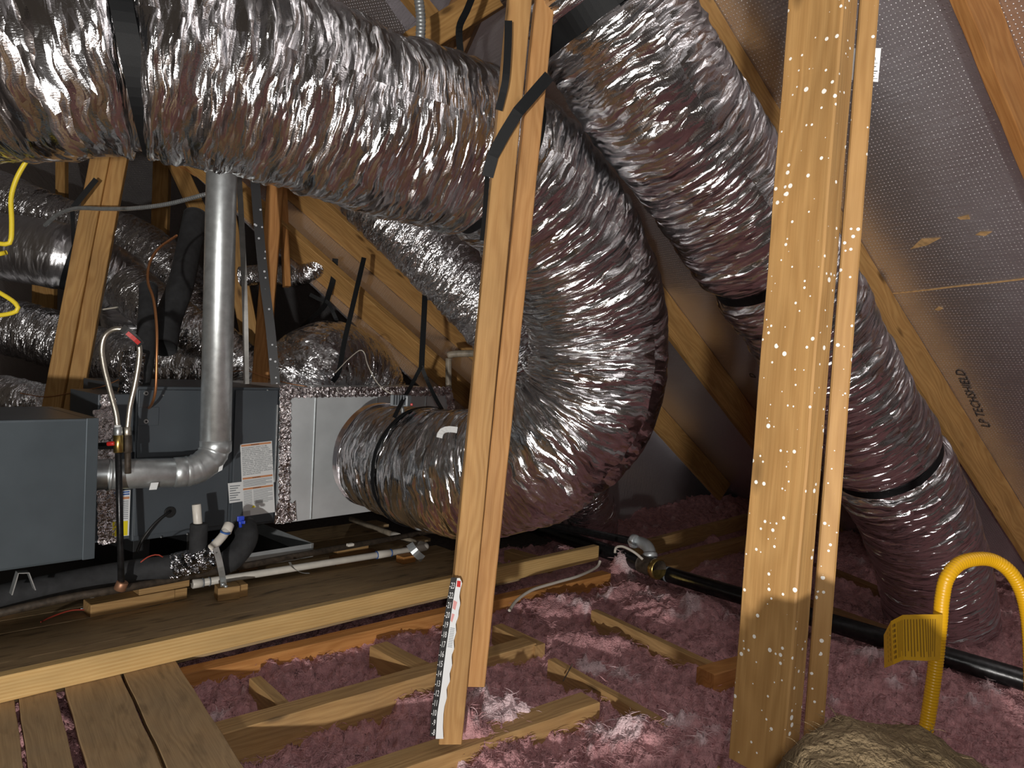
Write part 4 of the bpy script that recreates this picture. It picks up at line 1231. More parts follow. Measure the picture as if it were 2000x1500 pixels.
# insulated suction line
il = tube('insulated_line', PP([(-70, 1193, 2.27), (0, 1168, 2.36), (120, 1142, 2.5), (240, 1120, 2.63), (345, 1105, 2.70)]), 0.043, M['foam'], None, 28, label='thick black foam insulated line running low under the left cabinet', cat='pipe')
wr = Duct('foil_wrap', PP([(338, 1106, 2.70), (362, 1101, 2.70), (390, 1095, 2.70), (420, 1084, 2.72)]), 0.043, M['foil_wrap'], 'crumpled black and silver foil wrap joining the foam lines', seed=99, amp=4.0, seg=64, cat='foil wrap', fold=50, bulge=.1)
ds = thing('drain_stub', 'white plastic vent stub standing in an upright black foam sleeve', 'pipe', P(388, 1082, 2.70))
cyl('foam_sleeve', P(386, 1088, 2.70), P(389, 1022, 2.70), 0.031, M['foam'], ds, 28)
cyl('plastic_stub', P(388, 1040, 2.70), P(383.5, 985, 2.70), 0.0155, M['pvc'], ds, 28)
tube('foam_elbow', PP([(425, 1107, 2.71), (452, 1092, 2.74), (472, 1070, 2.78), (482, 1048, 2.82), (478, 1028, 2.88)]), 0.042, M['foam'], None, 28, label='black foam covered elbow curving up to the furnace drain', cat='pipe')
we = thing('plastic_elbow', 'white plastic elbow below the blue valve', 'pipe', P(420, 1070, 2.62))
tube('elbow', PP([(446, 1026, 2.70), (440, 1040, 2.67), (431, 1052, 2.64), (414, 1070, 2.60)]), 0.0155, M['pvc'], we, 24)
cyl('collar', P(448, 1024, 2.70), P(441, 1040, 2.675), 0.0185, M['pvc'], we, 24)
for (a, b) in (((440.5, 1038), (439.5, 1041)), ((424, 1059), (422, 1061.5))):
    cyl('primer_line', P(*a, 2.66), P(*b, 2.66), 0.0182, M['blue_line'], we, 24)
bv = thing('blue_valve', 'small blue plastic valve handle on top of the black elbow', 'valve', P(470, 1024, 2.74))
cyl('stem', P(470, 1030, 2.75), P(468, 1014, 2.75), .006, M['blue'], bv, 12)
me = bevel_box('handle', .026, .012, .020, .004); link('handle', me, M['blue'], bv, Matrix.Translation(P(470, 1013, 2.74)) @ Matrix.Rotation(.5, 4, 'Z'))
me = bevel_box('lever', .016, .010, .012, .003); link('lever', me, M['blue'], bv, Matrix.Translation(P(475, 1020, 2.73)))

# perforated strap on its block
ps = thing('perforated_strap', 'punched steel strap holding the white elbow down to a timber block', 'strap', P(436, 1145, 2.62))
bnd = ribbon('band', PP([(421, 1070, 2.585), (427, 1090, 2.60), (433, 1118, 2.62), (437, 1145, 2.66)]), 0.021, M['galv'], thick=.0016, parent=ps)
for k in range(5):
    t0 = .12 + k * .19
    c = P(421 + 16 * t0, 1070 + 75 * t0, 2.583 + .075 * t0)
    cyl('hole', c, c + (EYE - c).normalized() * .002, .0032, M['black'], bnd, 12)
for (x, y) in ((435, 1143), (441, 1147)):
    c = P(x, y, 2.64); cyl('screw', c, c + UP * .006, .007, M['galv'], ps, 6)


def block(px, py, z0_, sx, sy, sz, mat, label, azm=44, cat='block', group=None):
    c = Z(px, py, z0_)
    u_ = az(azm); v_2 = az(azm - 90)
    c = c + v_2 * (sy / 2) + UP * (sz / 2)
    me = bevel_box('wood_block', sx, sy, sz, .003)
    o = link('wood_block', me, mat, None, Matrix.Translation(c) @ Matrix((u_, v_2, UP)).transposed().to_4x4())
    return tag(o, label, cat, group)


DK = 0.0145
block(447, 1172, DK, .085, .065, .052, M['wood_joist'], 'small timber block under the end of the punched strap', 56)
block(473, 1166, DK, .045, .070, .050, M['wood_joist'], 'short timber offcut just right of the strapped block', 50)
block(262, 1190, DK, .30, .085, .046, M['wood_joist'], 'lower timber of the stack carrying the black pipe at left')
block(330, 1176, DK + .0, .14, .05, .044, M['wood_joist'], 'right-hand lower timber of the stack carrying the black pipe')
block(322, 1154, DK + .048, .19, .085, .042, M['wood_joist'], 'upper timber of the stack carrying the black pipe at left')
block(800, 1100, DK, .075, .06, .034, M['wood_orange'], 'small orange block under the elbow of the white drain pipe')
block(700, 1098, DK, .24, .07, .036, M['wood_dark'], 'dark timber offcut lying behind the white drain pipe')
block(690, 1078, DK + .036, .18, .05, .030, M['wood_joist'], 'chipped timber offcut resting on the dark one behind the white pipe')

# white drain pipe
dp = thing('drain_pipe', 'long white plastic drain pipe lying on the rear deck with an elbow', 'pipe', Z(600, 1105, .05))
pa, pb = Z(375, 1141, .055), Z(818, 1071, .055)
cyl('pipe_run', pa, pb, .0155, M['pvc'], dp, 28)
def on(t): return pa.lerp(pb, t)
cyl('coupling', on(.865 * .9), on(.94 * .9), .0185, M['pvc'], dp, 28)
cyl('coupling', on(.0), on(.035), .0185, M['pvc'], dp, 28)
for t in (.776, .848, .955, .036, .06):
    cyl('primer_ring', on(t), on(t + .004), .0189, M['blue_line'] if t > .1 else M['ink_grey'], dp, 28)
back = (Z(665, 1008, .05) - Z(770, 1047, .05)).normalized()
tube('elbow', [on(.97), on(1.0), pb + U * .035, pb + U * .055 + back * .02, pb + U * .05 + back * .06], .0185, M['pvc'], dp, 24)
st = Z(822, 1066, .05)
cyl('return_run', pb + U * .05 + back * .05, pb + U * .05 + back * .75, .0150, M['pvc_dirty'], dp, 24)
cyl('coupling', pb + U * .05 + back * .25, pb + U * .05 + back * .31, .0180, M['pvc'], dp, 24)
ribbon('strap_hook', PP([(800, 1062, 3.56), (806, 1072, 3.53), (814, 1082, 3.53), (826, 1092, 3.58)]), .035, M['galv_dull'], thick=.002, label='dull metal strap bent over the end of the white drain pipe', cat='strap')
ribbon('pipe_clip', PP([(566, 1098, 3.02), (572, 1108, 3.05), (588, 1118, 3.08), (604, 1119, 3.1)]), .010, M['galv'], facing=UP, thick=.0015, label='thin bent wire clip lying on the deck by the white pipe', cat='clip')
me = bevel_box('plastic_scrap', .03, .02, .012, .003)
tag(link('plastic_scrap', me, M['pvc'], None, Matrix.Translation(P(684, 1064, 3.28)) @ Matrix.Rotation(.8, 4, 'Z')), 'small white plastic scrap lying on the long dusty pipe', 'scrap')
for (x, y, lb, m_i) in ((164, 1188, 'small metal strap end lying beside the timber stack', 'galv'), (183, 1167, 'tuft of white fluff stuck beside the timber stack', 'white')):
    me = bevel_box('scrap', .022, .012, .006, .002)
    tag(link('scrap', me, M[m_i], None, Matrix.Translation(Z(x, y, DK + .004)) @ Matrix.Rotation(x, 4, 'Z')), lb, 'scrap')
tube('thermostat_wire', [Z(80, 1215, .03), Z(100, 1205, .03), Z(140, 1192, .03), Z(180, 1192, .02), Z(205, 1196, .018)], .003, plain('red_wire', (.35, .05, .03), .5), None, 8, label='thin red wire trailing on the deck left of the timber stack', cat='wire')
tube('thermostat_wire', PP([(275, 1098, 2.45), (290, 1087, 2.45), (308, 1083, 2.45), (318, 1088, 2.45)]), .0022, bpy.data.materials['red_wire'], None, 8, label='short red wire with a nut on top of the foam line', cat='wire')

# actuator and wire on the duct collar
ac = thing('damper_actuator', 'small grey box with a red light strapped on top of the duct collar', 'actuator', P(785, 795, 3.0))
me = bevel_box('housing', .075, .05, .045, .005); link('housing', me, M['grey_plastic'], ac, Matrix.Translation(P(783, 782, 3.02)) @ Matrix.Rotation(-.2, 4, 'Z'))
for k in range(5):
    me = bevel_box('cooling_fin', .004, .052, .04, .001); link('cooling_fin', me, M['ink_grey'], ac, Matrix.Translation(P(772 + k * 5, 781, 2.995)) @ Matrix.Rotation(-.2, 4, 'Z'))
me = bevel_box('red_light', .010, .010, .010, .002); link('red_light', me, M['red'], ac, Matrix.Translation(P(804, 790, 2.99)))
cyl('shaft', P(786, 805, 3.02), P(785, 793, 3.02), .008, M['galv'], ac, 12)
tube('control_wire', PP([(655, 728, 3.4), (680, 702, 3.3), (703, 684, 3.2), (712, 690, 3.2), (718, 712, 3.15), (735, 745, 3.1), (755, 764, 3.05), (774, 773, 3.03)]), .0022, M['cable_white'], None, 8, label='thin pale wire looping down to the grey actuator box', cat='wire')
tube('control_wire', PP([(440, 728, 3.1), (480, 724, 3.1), (515, 735, 3.05), (560, 748, 3.0), (600, 755, 3.0)]), .0018, M['copper'], None, 8, label='thin copper wire lying across the top of the furnace', cat='wire')
tube('control_wire', PP([(40, 768, 2.9), (90, 775, 2.9), (150, 765, 2.9), (200, 755, 2.9), (235, 740, 2.9)]), .0018, M['copper'], None, 8, label='thin copper wire trailing above the left cabinet', cat='wire')
tube('control_wire', PP([(230, 600, 3.4), (180, 608, 3.4), (150, 616, 3.45)]), .004, M['cable_white'], None, 8, label='short pale wire among the crumpled ducts behind the brace', cat='wire')
cl = ribbon('duct_clip', PP([(858, 855, 2.72), (862, 843, 2.71), (875, 838, 2.70), (893, 840, 2.69)]), .022, M['white'], thick=.001, label='white curved sticker on the lower duct left of the ruler post', cat='sticker')
tube('vent_pipe', PP([(876, 790, 3.9), (876, 740, 3.9), (876, 700, 3.9)]), .016, M['pvc_dirty'], None, 20, label='grey-white vent pipe standing just left of the ruler post', cat='pipe')
tube('vent_pipe', PP([(874, 694, 3.9), (890, 691, 3.9), (925, 690, 3.9)]), .018, M['pvc_dirty'], None, 20, label='short horizontal vent arm meeting the pipe beside the ruler post', cat='pipe')

# lineset, copper, conduit, yellow cable
tube('refrigerant_line', PP([(382, 420, 3.6), (370, 480, 3.5), (352, 560, 3.3), (330, 620, 3.2), (318, 680, 3.1)]), .055, M['foam'], None, 24, label='fat black foam sleeve dropping behind the copper tube', cat='pipe')
tube('refrigerant_line', PP([(290, 560, 3.1), (288, 620, 3.0), (282, 700, 2.9), (270, 770, 2.85), (262, 830, 2.84)]), .036, M['foam'], None, 24, label='black foam covered line behind the right leg of the braided loop', cat='pipe')
Duct('foil_wrap', PP([(262, 690, 2.82), (256, 740, 2.80), (253, 790, 2.79), (258, 822, 2.79)]), .042, M['foil_wrap'], 'black shiny wrinkled wrap between the legs of the braided loop', seed=77, amp=3.0, seg=64, cat='foil wrap', fold=40, bulge=.08)
tube('copper_tube', PP([(345, 460, 2.95), (310, 485, 2.85), (292, 515, 2.78), (289, 550, 2.72), (300, 585, 2.68), (306, 640, 2.65), (306, 700, 2.64), (304, 760, 2.65), (297, 788, 2.68), (288, 800, 2.78)]), .0048, M['copper'], None, 16, label='bare copper tube curving down into the furnace top panel', cat='tube')
tube('flexible_conduit', PP([(88, 440, 3.25), (115, 418, 3.2), (150, 407, 3.15), (200, 408, 3.1), (260, 407, 3.05), (330, 398, 3.0), (400, 380, 2.95), (440, 372, 2.95)]), .0085, M['galv'], None, 16, step=.0025, rings=(.010, .07), label='ribbed steel conduit sagging from the flue pipe to the left brace', cat='conduit')
tube('flexible_conduit', PP([(811, -40, 2.35), (818, 0, 2.35), (822, 40, 2.35), (820, 90, 2.35)]), .015, M['galv'], None, 20, step=.003, rings=(.012, .08), label='ribbed steel conduit hanging at the top centre above the long duct', cat='conduit')
tube('yellow_cable', PP([(72, 270, 1.95), (57, 305, 1.95), (34, 345, 1.95), (22, 385, 1.95), (23, 430, 1.95), (22, 465, 1.95), (15, 477, 1.95), (-25, 472, 1.95)]), .0062, M['romex'], None, 12, label='yellow electrical cable hanging in a bend at the upper left edge', cat='cable')
tube('yellow_cable', PP([(-30, 503, 2.0), (-5, 497, 2.0), (12, 493, 2.0)]), .0062, M['romex'], None, 12, label='short end of yellow cable at the left edge, middle piece', cat='cable')
tube('yellow_cable', PP([(-30, 555, 2.0), (5, 575, 2.0), (28, 590, 2.0), (36, 603, 2.0), (22, 612, 2.0), (-30, 620, 2.0)]), .0060, M['romex'], None, 12, label='lowest loop of yellow cable at the left edge', cat='cable')

# ================================================================== STRAPS
def strap(pts, w, label, mat='black_strap', **k):
    return ribbon('strap', PP(pts), w, M[mat], label=label, cat='strap', thick=.0018, **k)


big.ring(big.strap_s[0], 0.046, 'strap', M['black_strap'], None, label='black webbing strap wrapped round the long duct near its left end', cat='strap', tilt=.035, gap=.011)
duct2.ring(duct2.strap_s[0], 0.060, 'strap', M['black_strap'], None, label='wide black strap round the top of the right duct', cat='strap', gap=.006)
duct2.ring(duct2.strap_s[1], 0.035, 'strap', M['black_strap'], None, label='black strap round the right duct just left of the speckled post', cat='strap')
duct2.ring(duct2.strap_s[2], 0.032, 'strap', M['black_strap'], None, label='black strap round the right duct low down, right of the speckled post', cat='strap')
big.ring(big.strap_s[1], 0.04, 'strap', M['black_strap'], None, label='black strap round the big duct behind the ruler post', cat='strap')
d3.ring(d3.strap_s[0], 0.025, 'strap', M['black_strap'], None, label='black strap hanging round the smooth duct at the left edge', cat='strap')
big.ring(big.s[-1] - 0.30, 0.018, 'strap', M['black_strap'], None, label='narrow black strap round the duct near the plenum collar', cat='strap', tilt=.03, rr=.247)
strap([(1073, 148, 1.90), (1052, 172, 1.885), (1012, 218, 1.875), (985, 262, 1.88), (962, 305, 1.885), (952, 345, 1.90)], .030, 'broad black strap slanting across the upper ruler post', straight=True)
strap([(952, 338, 1.90), (949, 380, 1.94), (946, 425, 1.98), (941, 470, 2.02)], .012, 'narrow end of black strap dangling along the left side of the ruler post')
strap([(993, 40, 1.87), (992, 90, 1.87), (988, 150, 1.87), (984, 175, 1.875), (974, 215, 1.88)], .019, 'black strap tail hanging down the top of the ruler post')
strap([(932, -30, 2.45), (912, 20, 2.42), (897, 55, 2.4), (900, 110, 2.4)], .022, 'black strap hanging at the top centre in front of the cut timber')
strap([(655, 505, 3.9), (652, 540, 3.9), (642, 575, 3.9), (632, 600, 3.9), (590, 640, 3.8), (560, 690, 3.6)], .03, 'twisted black strap hanging near the small curved duct', twist=1.5)
strap([(605, 575, 3.9), (625, 585, 3.9), (640, 590, 3.9), (655, 620, 3.9), (668, 650, 3.95)], .02, 'crossing black strap end near the small curved duct')
strap([(711, 503, 3.75), (700, 550, 3.7), (686, 610, 3.65), (672, 670, 3.6), (662, 725, 3.55), (650, 745, 3.5)], .024, 'straight black strap hanging down to the domed duct')
strap([(831, 540, 3.3), (829, 600, 3.25), (826, 660, 3.2), (823, 722, 3.15)], .024, 'double black strap dropping from the thin slanting duct')
strap([(823, 715, 3.15), (805, 750, 3.1), (785, 785, 2.95), (770, 815, 2.86)], .016, 'left leg of black strap splitting above the actuator box')
strap([(823, 715, 3.15), (835, 745, 3.15), (852, 780, 3.1), (868, 808, 3.0)], .016, 'right leg of black strap splitting above the plenum corner')
strap([(188, 350, 3.22), (165, 378, 3.2), (143, 405, 3.18)], .022, 'short black strap tail tied across the leaning brace')
strap([(141, 405, 3.2), (143, 450, 3.5), (144, 480, 3.68)], .018, 'thin black strap dropping from the conduit to the smooth duct')

# ================================================================== RIGHT FLOOR PIPES
gp2 = thing('black_gas_main', 'thick black pipe crossing the pink insulation from the tee to the right edge', 'pipe', Z(1400, 1150, .0))
a_, b_3 = Z(1272, 1112, .045), Z(2080, 1352, .045)
cyl('pipe_run', a_, b_3, .036, M['iron'], gp2, 36)
cyl('paint_band', a_.lerp(b_3, .055), a_.lerp(b_3, .064), .0367, M['ink_grey'], gp2, 36)
tube('black_pipe', [Z(1290, 1115, .04), Z(1180, 1075, .03), Z(1090, 1045, .02), Z(1020, 1022, .0)], .040, M['iron'], None, 28, label='black pipe continuing from the tee away under the big duct', cat='pipe')
tf = thing('pipe_elbow', 'grey metal elbow and rusty tee joining two black pipes on the insulation', 'fitting', P(1265, 1105, 3.55))
tube('thin_pipe', PP([(1010, 1005, 4.6), (1080, 1025, 4.3), (1160, 1042, 4.0), (1240, 1058, 3.75)]), .020, M['iron'], tf, 20)
tube('elbow', PP([(1236, 1057, 3.75), (1252, 1060, 3.68), (1265, 1068, 3.62), (1270, 1082, 3.58), (1270, 1096, 3.56)]), .029, M['galv_dull'], tf, 24)
for (a, b, r) in (((1234, 1056), (1243, 1058), .034), ((1269, 1080), (1270, 1090), .036)):
    cyl('collar', P(*a, 3.70 if a[0] < 1250 else 3.57), P(*b, 3.68 if a[0] < 1250 else 3.56), r, M['galv_dull'], tf, 24)
tube('tee_body', PP([(1252, 1100, 3.56), (1268, 1106, 3.52), (1288, 1113, 3.46)]), .043, M['iron_rusty'], tf, 24)
cyl('collar', P(1278, 1110, 3.49), P(1288, 1113, 3.46), .048, M['brass'], tf, 28)
tube('white_cable', [Z(995, 1192, .04), Z(1010, 1172, .05), Z(1040, 1152, .06), Z(1085, 1138, .06), Z(1130, 1125, .06), Z(1165, 1108, .05), Z(1172, 1096, .07)], .0065, M['cable_white'], None, 12, label='white cable curving out from under the end of the ledger board', cat='cable')
tube('white_cable', PP([(1255, 1092, 3.45), (1238, 1078, 3.45), (1215, 1067, 3.48), (1203, 1070, 3.5), (1201, 1080, 3.5)]), .006, M['cable_white'], None, 12, label='small loop of white cable beside the tee fitting', cat='cable')

# yellow flexible gas connector
yg = thing('gas_connector', 'yellow coated corrugated gas connector arching at the lower right', 'hose', P(1808, 1478, 1.25))
tube('yellow_hose', PP([(1806, 1442, 1.25), (1816, 1380, 1.25), (1827, 1300, 1.25), (1836, 1215, 1.25), (1840, 1170, 1.25), (1849, 1130, 1.25), (1872, 1102, 1.26), (1905, 1092, 1.27), (1938, 1094, 1.28), (1968, 1112, 1.28), (1990, 1143, 1.28), (2004, 1185, 1.28), (2012, 1250, 1.28), (2016, 1380, 1.28)]), .0115, M['yellow'], yg, 24, step=.0014, rings=(.0050, .045))
cyl('hose_nut', P(1810, 1462, 1.25), P(1806, 1438, 1.25), .0145, M['iron_rusty'], yg, 6)
cyl('threaded_stub', P(1814, 1492, 1.25), P(1809, 1460, 1.25), .011, M['black'], yg, 16)
cyl('lower_nut', P(1815, 1478, 1.25), P(1812, 1466, 1.25), .0165, M['iron'], yg, 6)
cyl('feed_pipe', P(1900, 1700, 1.25), P(1813, 1486, 1.25), .010, M['black'], yg, 16)
ty = thing('instruction_tag', 'folded yellow printed tag wrapped round the gas connector', 'tag', P(1790, 1300, 1.22))
tgt = [(1842, 1200, 1.235), (1806, 1200, 1.215), (1763, 1201, 1.20), (1740, 1213, 1.215), (1726, 1240, 1.24)]
tgb = [(1836, 1289, 1.235), (1810, 1291, 1.215), (1765, 1289, 1.20), (1745, 1298, 1.215), (1727, 1305, 1.24)]
def tagp(u, v, off=0.0):
    i = min(int(u * 4), 3); t = u * 4 - i
    a = P(*tgt[i]).lerp(P(*tgt[i + 1]), t); b = P(*tgb[i]).lerp(P(*tgb[i + 1]), t)
    p = a.lerp(b, v)
    return p + (EYE - p).normalized() * off
V_ = []; F_ = []
for i in range(25):
    for o_ in (0, -.0006):
        V_ += [tuple(tagp(i / 24, 0, o_)), tuple(tagp(i / 24, 1, o_))]
for i in range(24):
    a = i * 4
    F_ += [(a, a + 1, a + 5, a + 4), (a + 2, a + 6, a + 7, a + 3), (a, a + 4, a + 6, a + 2), (a + 1, a + 3, a + 7, a + 5)]
me = bpy.data.meshes.new('card'); me.from_pydata(V_, [], F_); link('card', me, M['yellow_tag'], ty)
for k in range(16):
    u0 = .10 + k * .034
    v1 = .92 if k < 12 else .90
    me = bpy.data.meshes.new('print_line')
    me.from_pydata([tuple(tagp(u0, .10, .0008)), tuple(tagp(u0 + .010, .10, .0008)), tuple(tagp(u0 + .010, v1 - .12 * (k % 3 == 1), .0008)), tuple(tagp(u0, v1 - .12 * (k % 3 == 1), .0008))], [], [(0, 1, 2, 3)])
    link('print_line', me, M['tag_ink'], ty)
for k in range(7):
    v0 = .1 + k * .12
    for (ua, ub) in ((.66, .70), (.71, .725), (.80, .815), (.87, .88)):
        me = bpy.data.meshes.new('print_mark')
        me.from_pydata([tuple(tagp(ua, v0, .0008)), tuple(tagp(ub, v0, .0008)), tuple(tagp(ub, v0 + .07, .0008)), tuple(tagp(ua, v0 + .07, .0008))], [], [(0, 1, 2, 3)])
        link('print_mark', me, M['tag_ink'], ty)

# ================================================================== PINK INSULATION
def gz(px, py, z=0.0):
    p = Z(px, py, z); return p.x, p.y


bumps = [  # px, py, height, radius, torn
    (985, 1385, .075, .10, .9), (925, 1370, .07, .06, .8), (875, 1425, .075, .06, .05), (915, 1430, .06, .05, .2), (1215, 1105, .12, .08, .8), (1235, 1140, .06, .10, .6), (1330, 1175, .05, .16, .45), (1400, 1180, .04, .10, .5),
    (1230, 1295, .02, .07, .8), (1150, 1270, .0, .05, .7), (1330, 1430, .05, .14, .7), (1240, 1440, .05, .09, .7), (1430, 1480, .06, .14, .8), (1130, 1450, .03, .06, .5), (1000, 1470, .02, .05, .6),
    (1100, 1160, .03, .12, .4), (600, 1340, -.06, .14, 0), (460, 1400, -.06, .14, .1), (780, 1390, -.05, .12, 0), (760, 1290, -.06, .14, 0), (1000, 1215, -.04, .1, 0), (1330, 1090, -.05, .12, 0), (1380, 1090, -.04, .1, 0), (1390, 1048, .07, .07, .6), (1190, 1150, .05, .05, .7),
    (1690, 1260, .05, .14, .5), (1750, 1320, .05, .2, .35), (1900, 1330, .06, .25, .1), (1950, 1210, .03, .2, 0), (1680, 1130, .05, .2, 0), (1850, 1290, .07, .04, .3),
    (1300, 980, .02, .35, 0), (1080, 1040, -.05, .4, 0), (1420, 970, .08, .3, 0), (560, 1470, -.02, .1, 0), (1000, 1240, -.03, .1, 0), (880, 1480, -.01, .1, .1), (1620, 1420, .05, .12, .2), (1900, 1450, .05, .2, .1)]
NA, NYY = 900, 620
aa = np.linspace(-0.72, 1.25, NA)
yy = 0.35 * (7.8 / 0.35) ** np.linspace(0, 1, NYY)
A2, Y2 = np.meshgrid(aa, yy, indexing='ij')
X2 = A2 * (Y2 + .25)


def inshape(X, Y):
    z = -0.060 + 0.080 * (fbm(X * 5, Y * 5, 3, 3) - .45)
    t = np.zeros_like(X)
    for (px, py, h, r, tr) in bumps:
        x0, y0 = gz(px, py)
        g = np.exp(-((X - x0) ** 2 + (Y - y0) ** 2) / (r * r))
        z = z + h * g; t = np.maximum(t, tr * g)
    # keep it below the rear deck and the front boards
    for (p, d, m) in ((la, lback, 0.03),):
        dd = (X - p.x) * d.x + (Y - p.y) * d.y
        along = (X - p.x) * ldir.x + (Y - p.y) * ldir.y
        k = np.clip((dd - m + .05) / .06, 0, 1) * np.clip((2.3 - along) / .1, 0, 1)
        z = z * (1 - k) + np.minimum(z, -0.07) * k
    e0 = Z(346, 1294, .02); dn = az(-36.5 + 90)
    dd = (X - e0.x) * dn.x + (Y - e0.y) * dn.y
    k = np.clip((0.03 - dd) / .05, 0, 1)
    z = z * (1 - k) + np.minimum(z, -0.11) * k
    return z, t


ZB, TT = inshape(X2, Y2)
wx = X2 + .03 * (fbm(X2 * 22, Y2 * 22, 2, 9) - .5); wy = Y2 + .03 * (fbm(X2 * 22 + 9, Y2 * 22, 2, 12) - .5)
lump = fbm(wx * 17, wy * 17, 4, 17, True)
finez = fbm(wx * 85, wy * 85, 3, 23, True)
ZZ = ZB + .078 * (lump - .60) + .028 * (finez - .6) * np.clip(2.2 / Y2, .3, 1.2)
TN0 = np.clip(TT * (.25 + 1.5 * np.clip(fbm(X2 * 30, Y2 * 30, 3, 29) - .28, 0, 1) * 2) + .35 * np.clip(lump - .8, 0, 1) * 3 * (TT > .05), 0, 1)
tsel = fbm(X2 * 11, Y2 * 11, 4, 61) * .75 + TT * .42 + .12 * (lump - .5)
TN = np.clip((tsel - .60) / .07, 0, 1)
ZZ = ZZ + .02 * TN * np.clip(lump - .3, 0, 1)
ii = np.arange(NA - 1)[:, None]; kk_ = np.arange(NYY - 1)[None]
qd = np.stack([ii * NYY + kk_, (ii + 1) * NYY + kk_, (ii + 1) * NYY + kk_ + 1, ii * NYY + kk_ + 1], -1).reshape(-1, 4)
cpt = np.stack([X2, Y2, np.zeros_like(X2)], -1).reshape(-1, 3)
bad = np.zeros(len(cpt), bool)
def outof(q_, n_, marg=0.0): return ((cpt - np.array(q_)) @ np.array(n_)) > marg
left = ((cpt - np.array(L0)) @ np.array(H2)) > 0
bad = np.where(left, outof(PB, N2), outof(Q1, N1)) | outof(QB, NB, -.05)
print('clipped', bad.mean())
qd = qd[~bad[qd].any(1)]
me = np_mesh('insulation', np.stack([X2, Y2, ZZ], -1).reshape(-1, 3), qd)
at = me.attributes.new('torn', 'FLOAT', 'POINT'); at.data.foreach_set('value', TN.ravel().astype(np.float32))
ins = link('insulation', me, M['pink'], smooth=True)
tag(ins, 'fluffy pink fibreglass insulation filling the bays between the joists', 'insulation', None, 'stuff')


def strands(name, X, Y, Zv, torn, length, width, parent, mat, lift=1.25, seed=1):
    r = np.random.default_rng(seed)
    n = len(X); m = 6
    ang = r.uniform(0, 2 * np.pi, n); curl = r.normal(0, 1.5, n); el = np.abs(r.normal(0, .38, n)) * lift
    Ln = length * r.uniform(.35, 1.3, n); w = width * r.uniform(.5, 1.3, n)
    P0 = np.stack([X, Y, Zv - .003], 1)
    pts = np.zeros((n, m, 3)); pts[:, 0] = P0
    for k in range(1, m):
        a = ang + curl * k / m; e = el * (1 - 1.5 * k / m)
        d = np.stack([np.cos(a) * np.cos(e), np.sin(a) * np.cos(e), np.sin(e)], 1)
        pts[:, k] = pts[:, k - 1] + d * (Ln / (m - 1))[:, None]
    t = np.gradient(pts, axis=1); t /= np.linalg.norm(t, axis=2)[:, :, None] + 1e-9
    rv = r.normal(0, 1, (n, 1, 3)); sd = np.cross(t, np.broadcast_to(rv, t.shape)); sd /= np.linalg.norm(sd, axis=2)[:, :, None] + 1e-9
    prof = np.array([.7, 1, 1, .9, .6, .15])[None, :, None] * (w / 2)[:, None, None]
    Va = pts - sd * prof; Vb = pts + sd * prof
    V = np.stack([Va, Vb], 2).reshape(-1, 3)
    b = (np.arange(n) * m * 2)[:, None]; k = np.arange(m - 1)[None] * 2
    q = np.stack([b + k, b + k + 1, b + k + 3, b + k + 2], -1).reshape(-1, 4)
    me = np_mesh(name, V, q)
    at = me.attributes.new('torn', 'FLOAT', 'POINT'); at.data.foreach_set('value', np.repeat(torn, m * 2).astype(np.float32))
    return link(name, me, mat, parent, smooth=True)


r = np.random.default_rng(5)
ns = 300000
ia = r.integers(0, NA, ns); iy = (NYY * (.25 + .62 * r.random(ns) ** 1.1)).astype(int)
jx = X2[ia, iy] + r.normal(0, .004, ns); jy = Y2[ia, iy] + r.normal(0, .004, ns)
keep = (ZZ[ia, iy] > -.085) & ~bad[ia * NYY + iy]
st1 = strands('loose_fibres', jx[keep], jy[keep], ZZ[ia, iy][keep], np.clip(TN[ia, iy][keep] + r.normal(0, .08, keep.sum()), 0, 1),  .036, .0019, ins, M['pink'], seed=3)
tag(st1, None, None, None, 'stuff')

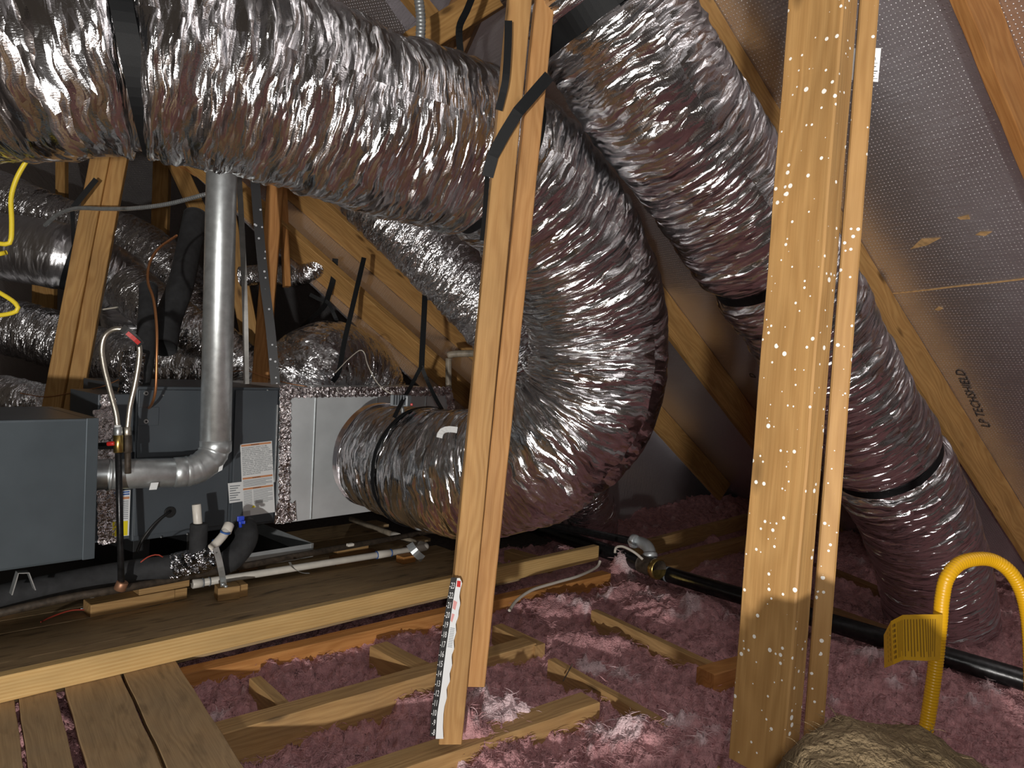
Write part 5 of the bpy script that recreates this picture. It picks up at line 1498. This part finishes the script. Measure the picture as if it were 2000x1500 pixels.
# torn flakes of batt standing by the tee
# dusty batt in the right foreground
hp = [(.225, .60, .20), (.25, .62, .62), (.285, .67, .672), (.345, .72, .685), (.43, .74, .665), (.52, .74, .615), (.60, .72, .53)]
NBX, NBY = 260, 200
tx = np.linspace(-.08, .80, NBX); ty_ = np.linspace(.12, 1.0, NBY)
XX, YY = np.meshgrid(tx, ty_, indexing='ij')
cx = np.interp(tx, [p[0] for p in hp], [p[1] for p in hp]); cz = np.interp(tx, [-.08] + [p[0] for p in hp] + [.80], [.10] + [p[2] for p in hp] + [.25])
dy = (YY - cx[:, None])
ZH = cz[:, None] - np.where(dy > 0, (np.abs(dy) / .17) ** 1.6 * .22, (np.abs(dy) / .30) ** 2 * .25)
ZH = np.maximum(ZH, -.12) + .014 * (fbm(XX * 18, YY * 26, 4, 41, True) - .5) + .006 * (fbm(XX * 80, YY * 80, 3, 47) - .5)
ii = np.arange(NBX - 1)[:, None]; kk_ = np.arange(NBY - 1)[None]
qd = np.stack([ii * NBY + kk_, (ii + 1) * NBY + kk_, (ii + 1) * NBY + kk_ + 1, ii * NBY + kk_ + 1], -1).reshape(-1, 4)
me = np_mesh('insulation_batt', np.stack([XX, YY, ZH], -1).reshape(-1, 3), qd)
at = me.attributes.new('torn', 'FLOAT', 'POINT'); at.data.foreach_set('value', np.clip(fbm(XX * 12, YY * 12, 4, 51) * 1.6 - .5, 0, 1).ravel().astype(np.float32))
batt = link('insulation_batt', me, M['olive'], smooth=True)
tag(batt, 'dusty olive-brown heap of old batt at the bottom right foreground', 'insulation')
nb = 9000
i1 = r.integers(0, NBX, nb); i2 = r.integers(0, NBY, nb)
strands('loose_fibres', XX[i1, i2], YY[i1, i2], ZH[i1, i2], r.uniform(0, 1, nb), .022, .0008, batt, M['olive'], seed=8)['kind'] = 'stuff'

ef = 500
ex = r.normal(.246, .012, ef); ey = r.uniform(.5, .72, ef)
strands('loose_fibres', ex, ey, r.uniform(.35, .64, ef), r.uniform(0, 1, ef), .05, .003, batt, M['olive'], seed=9)['kind'] = 'stuff'
